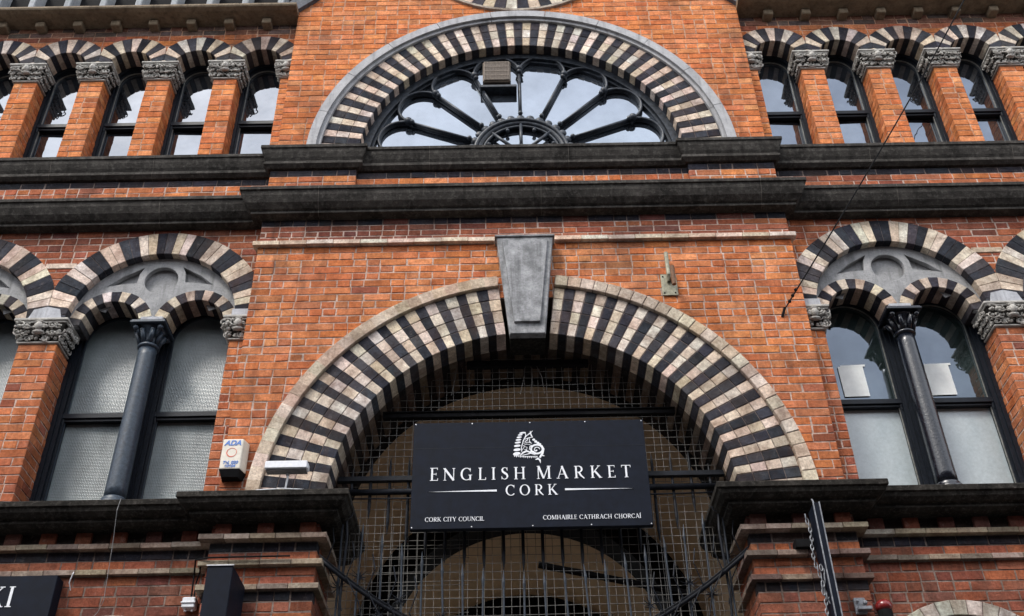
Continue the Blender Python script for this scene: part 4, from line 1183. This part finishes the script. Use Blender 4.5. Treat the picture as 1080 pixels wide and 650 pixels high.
# --- alarm box
T = thing('alarm_box', 'cream burglar alarm box with black base and blue lettering beside the entrance arch', 'alarm box', (-2.33, -.05, 5.54))
ax0, ax1, az0, az1, ay = -2.425, -2.265, 5.60, 5.865, -.10
mb = MB(); mb.add([(ax0, ay, az0), (ax1, ay, az0), (ax1, ay, az1), (ax0, ay, az1), (ax0-.006, -.003, az0), (ax1+.03, -.003, az0), (ax1+.03, -.003, az1), (ax0-.006, -.003, az1)],
   [(0, 1, 2, 3), (4, 7, 6, 5), (0, 3, 7, 4), (1, 5, 6, 2), (3, 2, 6, 7), (0, 4, 5, 1)]); 
me_o = mb.build('case', M_CREAMP, T)
bv = me_o.modifiers.new('edge', 'BEVEL'); bv.width = .008; bv.segments = 2
mb = MB(); mb.add([(ax0, ay-.002, az0-.002), (ax1, ay-.002, az0-.002), (ax1+.03, -.002, az0-.002), (ax0-.006, -.002, az0-.002), (ax0+.02, ay+.02, az0-.06), (ax1-.015, ay+.02, az0-.06), (ax1+.01, -.002, az0-.06), (ax0+.01, -.002, az0-.06)],
   [(0, 1, 2, 3), (4, 7, 6, 5), (0, 4, 5, 1), (1, 5, 6, 2), (2, 6, 7, 3), (3, 7, 4, 0)]); mb.build('base', M_MATT, T)
def text(name, body, x, y, z, size, mat, parent, shear=0, sx=1, bold=0):
    cu = bpy.data.curves.new(name, 'FONT'); cu.body = body; cu.size = size; cu.shear = shear; cu.extrude = .001; cu.align_x = 'CENTER'; cu.offset = bold
    to = bpy.data.objects.new('tmp', cu); C.collection.objects.link(to)
    me = bpy.data.meshes.new_from_object(to.evaluated_get(bpy.context.evaluated_depsgraph_get()))
    bpy.data.objects.remove(to); bpy.data.curves.remove(cu)
    wl = wloc(parent)
    me.transform(Matrix(((sx, 0, 0, x-wl.x), (0, 0, -1, y-wl.y), (0, 1, 0, z-wl.z), (0, 0, 0, 1)))); me.materials.clear(); me.materials.append(mat); me.name = name
    o = bpy.data.objects.new(name, me); C.collection.objects.link(o); o.parent = parent; return o
acx = (ax0+ax1)/2
text('maker_lettering', 'ADA', acx, ay-.0015, az1-.058, .062, M_BLUE, T, .25, 1.0, .002)
text('phone_lettering', 'Tel. 020', acx, ay-.0015, az0+.044, .036, M_BLUE, T, .2, 1, .0012)
text('number_lettering', '60604', acx, ay-.0015, az0+.014, .034, M_BLUE, T, .2, 1, .0012)
mb = MB(); rr = .038; cz = (az0+az1)/2+.012
G_ = Glyphs(mb, 0, 0, 1, ay-.002); G_.rib([(acx+rr*cos(t), cz+rr*sin(t)) for t in [i*2*pi/28 for i in range(29)]], [.0035+.0045*max(0, cos(2*pi*i/28-3.9)) for i in range(29)])
mb.build('ring_mark', M_RED, T)
# --- floodlight
T = thing('floodlight', 'white tubular floodlight on a short stalk on the cornice beside the arch foot', 'lamp', (-1.88, -.17, 5.345))
lx0, lx1 = -2.045, -1.715
mb = MB(); mb.bbox(lx0, lx1, -.20, -.12, 5.535, 5.60, .012); mb.bbox(lx0+.003, lx1-.003, -.218, -.19, 5.537, 5.60, .005); mb.build('housing', M_WHITEP, T)
mb = MB(); mb.box(lx0+.01, lx1-.01, -.196, -.125, 5.528, 5.536); mb.build('lens', M_TYMP, T)
mb = MB(); mb.tube([(-1.875, -.15, 5.535), (-1.87, -.15, 5.50), (-1.885, -.14, 5.345)], [.012, .009, .007], 8); mb.ball((-1.873, -.15, 5.515), .016); mb.build('stalk', M_SILV, T)
mb = MB(); mb.tube([(-2.2, -.16, 5.352), (-2.08, -.2, 5.362), (-1.88, -.21, 5.366), (-1.72, -.2, 5.358)], .005, 6); mb.build('cable', M_WHITEP, T)
# --- bronze bracket
T = thing('flag_bracket', 'greenish metal wall bracket with two stub rods right of the keystone', 'bracket', (1.27, 0, 7.38))
mb = MB(); mb.bbox(1.195, 1.335, -.018, -.004, 7.275, 7.51, .004); mb.build('plate', M_BRONZE, T)
mb = MB(); mb.tube([(1.262, -.03, 7.42), (1.262, -.06, 7.47), (1.262, -.06, 7.72)], .019, 10); mb.build('upright_rod', M_BRONZE, T)
mb = MB(); mb.tube([(1.285, -.02, 7.44), (1.285, -.14, 7.40)], .016, 10); mb.tube([(1.285, -.14, 7.50), (1.285, -.14, 7.30)], .02, 10); mb.build('lower_rod', M_RUST, T)
mb = MB()
for x in (1.215, 1.31):
    for z in (7.30, 7.48): mb.ball((x, -.02, z), .008, 8, 4)
mb.build('bolts', M_MATT, T)
# --- notices in the right-hand windows
for (x0, x1, z0, z1, lab, tilt) in ((2.755, 2.975, 6.50, 6.82, 'plain white paper notice taped in the left light of the right window pair', .0), (3.50, 3.735, 6.50, 6.82, 'bluish white paper notice taped in the right light of the right window pair', .0)):
    mb = MB(); y = W+.352; mb.poly([(x0, z0), (x1, z0+.004), (x1-.004, z1), (x0-.006, z1-.008)], y, y+.002)
    mb.poly([(x0+.02, z1-.012), (x1+.02, z1-.006), (x1+.02, z1+.014), (x0+.02, z1+.008)], y+.003, y+.005)
    o = mb.build('paper_notice', M_PAPER); o['label'] = lab; o['category'] = 'notice'; o['group'] = 'paper notices in the right windows'
# --- shop sign at the lower left
T = thing('shop_sign', 'black box fascia sign ending in white letters KI at the lower left', 'sign', (-4.2, 0, 4.3))
mb = MB(); mb.bbox(-5.6, -3.505, -.02, W-.01, 4.28, 4.79, .004); mb.build('box', M_SIGN, T)
mb = MB(); write(mb, 'KI', -3.985, -3.79, 4.552, .155, -.024); mb.build('lettering', M_LET, T)
# --- projecting sign on the left pier
T = thing('projecting_sign', 'black box sign jutting from the left entrance pier', 'sign', (-2.2, -.2, 3.8))
mb = MB(); mb.bbox(-2.285, -2.105, -.45, -.055, 3.75, 4.655, .005); mb.build('box', M_SIGN, T)
mb = MB(); mb.box(-2.29, -2.10, -.458, -.44, 4.652, 4.66); mb.box(-2.22, -2.17, -.06, -.0, 4.5, 4.55); mb.build('trim', M_SILV, T)
# --- junction box with cables
T = thing('junction_box', 'small white junction box with black cables left of the left pier', 'junction box', (-2.52, .06, 4.55))
mb = MB(); mb.bbox(-2.575, -2.48, .03, W-.006, 4.545, 4.625, .006); mb.bbox(-2.58, -2.475, .022, .03, 4.578, 4.59, .002); mb.tube([(-2.55, .06, 4.545), (-2.55, .06, 4.525)], .01, 8); mb.tube([(-2.50, .06, 4.545), (-2.50, .06, 4.525)], .01, 8)
mb.build('case', M_WHITEP, T)
mb = MB(); mb.tube([(-2.52, .06, 4.62), (-2.525, .05, 4.80), (-2.50, -.05, 4.875), (-2.40, -.075, 4.88), (-2.2, -.075, 4.882), (-1.8, -.075, 4.883)], .007, 6)
mb.tube([(-2.50, .06, 4.62), (-2.50, .05, 4.74), (-2.47, .0, 4.80), (-2.46, -.04, 4.84)], .006, 6); mb.build('cables', M_MATT, T)
# --- blade sign, chain and small fittings on the right pier
T = thing('blade_sign', 'narrow black blade sign with pale edges hung in front of the right pier', 'sign', (2.05, -.3, 3.6))
mb = MB(); mb.bbox(2.035, 2.075, -.37, -.20, 3.6, 5.09, .003); mb.build('panel', M_SIGN, T)
mb = MB()
for x in (2.033, 2.077): mb.box(x-.004, x+.004, -.376, -.366, 3.6, 5.095)
mb.tube([(2.055, -.30, 5.09), (2.058, -.30, 5.13), (2.062, -.26, 5.17)], .006, 6); mb.ball((2.055, -.31, 5.10), .012); mb.build('edge_trim', M_DSILV, T)
mb = MB(); mb.box(1.93, 2.13, -.10, 0, 4.87, 4.93); mb.box(2.045, 2.065, -.3, 0, 4.89, 4.91); mb.build('arm', M_MATT, T)
mb = MB(); k = 0
cp = [Vector((1.985, -.28, 5.02-.034*j)) + Vector((.012*sin(j*.5)+.0015*j, 0, 0)) for j in range(26)]
def link(mb, c, ori):
    pts = [(c.x+(.010*cos(t) if ori else .003*cos(t)), c.y+(.002 if ori else .012*cos(t)), c.z+.024*sin(t)) for t in [i*2*pi/12 for i in range(12)]]
    mb.tube(pts, .0042, 5, closed=True)
for j, c in enumerate(cp): link(mb, c, j % 2)
for j in range(9):
    link(mb, Vector((2.0+.022*sin(j*.9)+.02, -.30, 4.62-.03*j)), (j+1) % 2)
o = mb.build('hanging_chain', M_DSILV); o['label'] = 'steel chain hanging beside the blade sign on the right pier'; o['category'] = 'chain'
T = thing('alarm_bell', 'round red alarm bell on a black stem beside the right pier', 'bell', (2.5, .0, 4.3))
mb = MB(); mb.lathe([(.02, 4.405), (.05, 4.41), (.062, 4.43), (.06, 4.455), (.045, 4.478), (.02, 4.49), (.004, 4.493)], 2.505, 0.0, 20); mb.build('dome', M_REDG, T, True)
mb = MB(); mb.tube([(2.505, 0, 4.41), (2.505, 0, 4.2)], .052, 14); mb.box(2.47, 2.54, 0, W-.004, 4.24, 4.32); mb.build('stem', M_MATT, T)
T = thing('steel_fitting', 'small bright steel fitting on the right pier under the blade sign', 'bracket', (2.33, -.03, 4.38))
mb = MB(); mb.bbox(2.29, 2.37, -.03, -.004, 4.38, 4.50, .003); mb.build('plate', M_DSILV, T)
mb = MB(); mb.bbox(2.30, 2.40, -.07, -.032, 4.40, 4.425, .003); mb.ball((2.36, -.05, 4.455), .018); mb.ball((2.31, -.045, 4.47), .012); mb.build('clamp', M_DSILV, T)
# --- cables
mb = MB(); a, b = Vector((2.235, -.02, 7.10)), Vector((6.2, -2.1, 13.3)); 
mb.tube([a.lerp(b, t/24)+Vector((0, 0, -.25*sin(pi*t/24))) for t in range(25)], .0065, 6)
T = thing('overhead_cable', 'black cable slanting up to the right from the wall across the front', 'cable', tuple(a))
mb.build('wire', M_MATT, T)
mb = MB(); mb.tube([(2.205, -.003, 7.03), (2.235, -.03, 7.11)], .012, 6)
for j in range(3): p = a.lerp(b, .012+.008*j); mb.ball(tuple(p+Vector((0, 0, -.01))), .016, 8, 5)
mb.build('insulator', M_MATT, T)
mb = MB(); mb.tube([(-3.12, -.135, 5.345), (-3.125, -.15, 5.24), (-3.14, -.06, 5.05), (-3.15, .0, 4.85), (-3.16, .06, 4.62), (-3.2, .10, 4.55), (-3.24, .105, 4.5)], .0024, 6)
o = mb.build('white_cable', M_TYMP); o['label'] = 'thin white cable dangling from the lower left cornice'; o['category'] = 'cable'
mb = MB(); mb.tube([(-3.43, .06, 4.845), (-3.42, .03, 4.82), (-3.44, .05, 4.76), (-3.43, .08, 4.71)], .004, 6)
o = mb.build('white_cable', M_WHITEP); o['label'] = 'short white cable end above the letters sign at lower left'; o['category'] = 'cable'
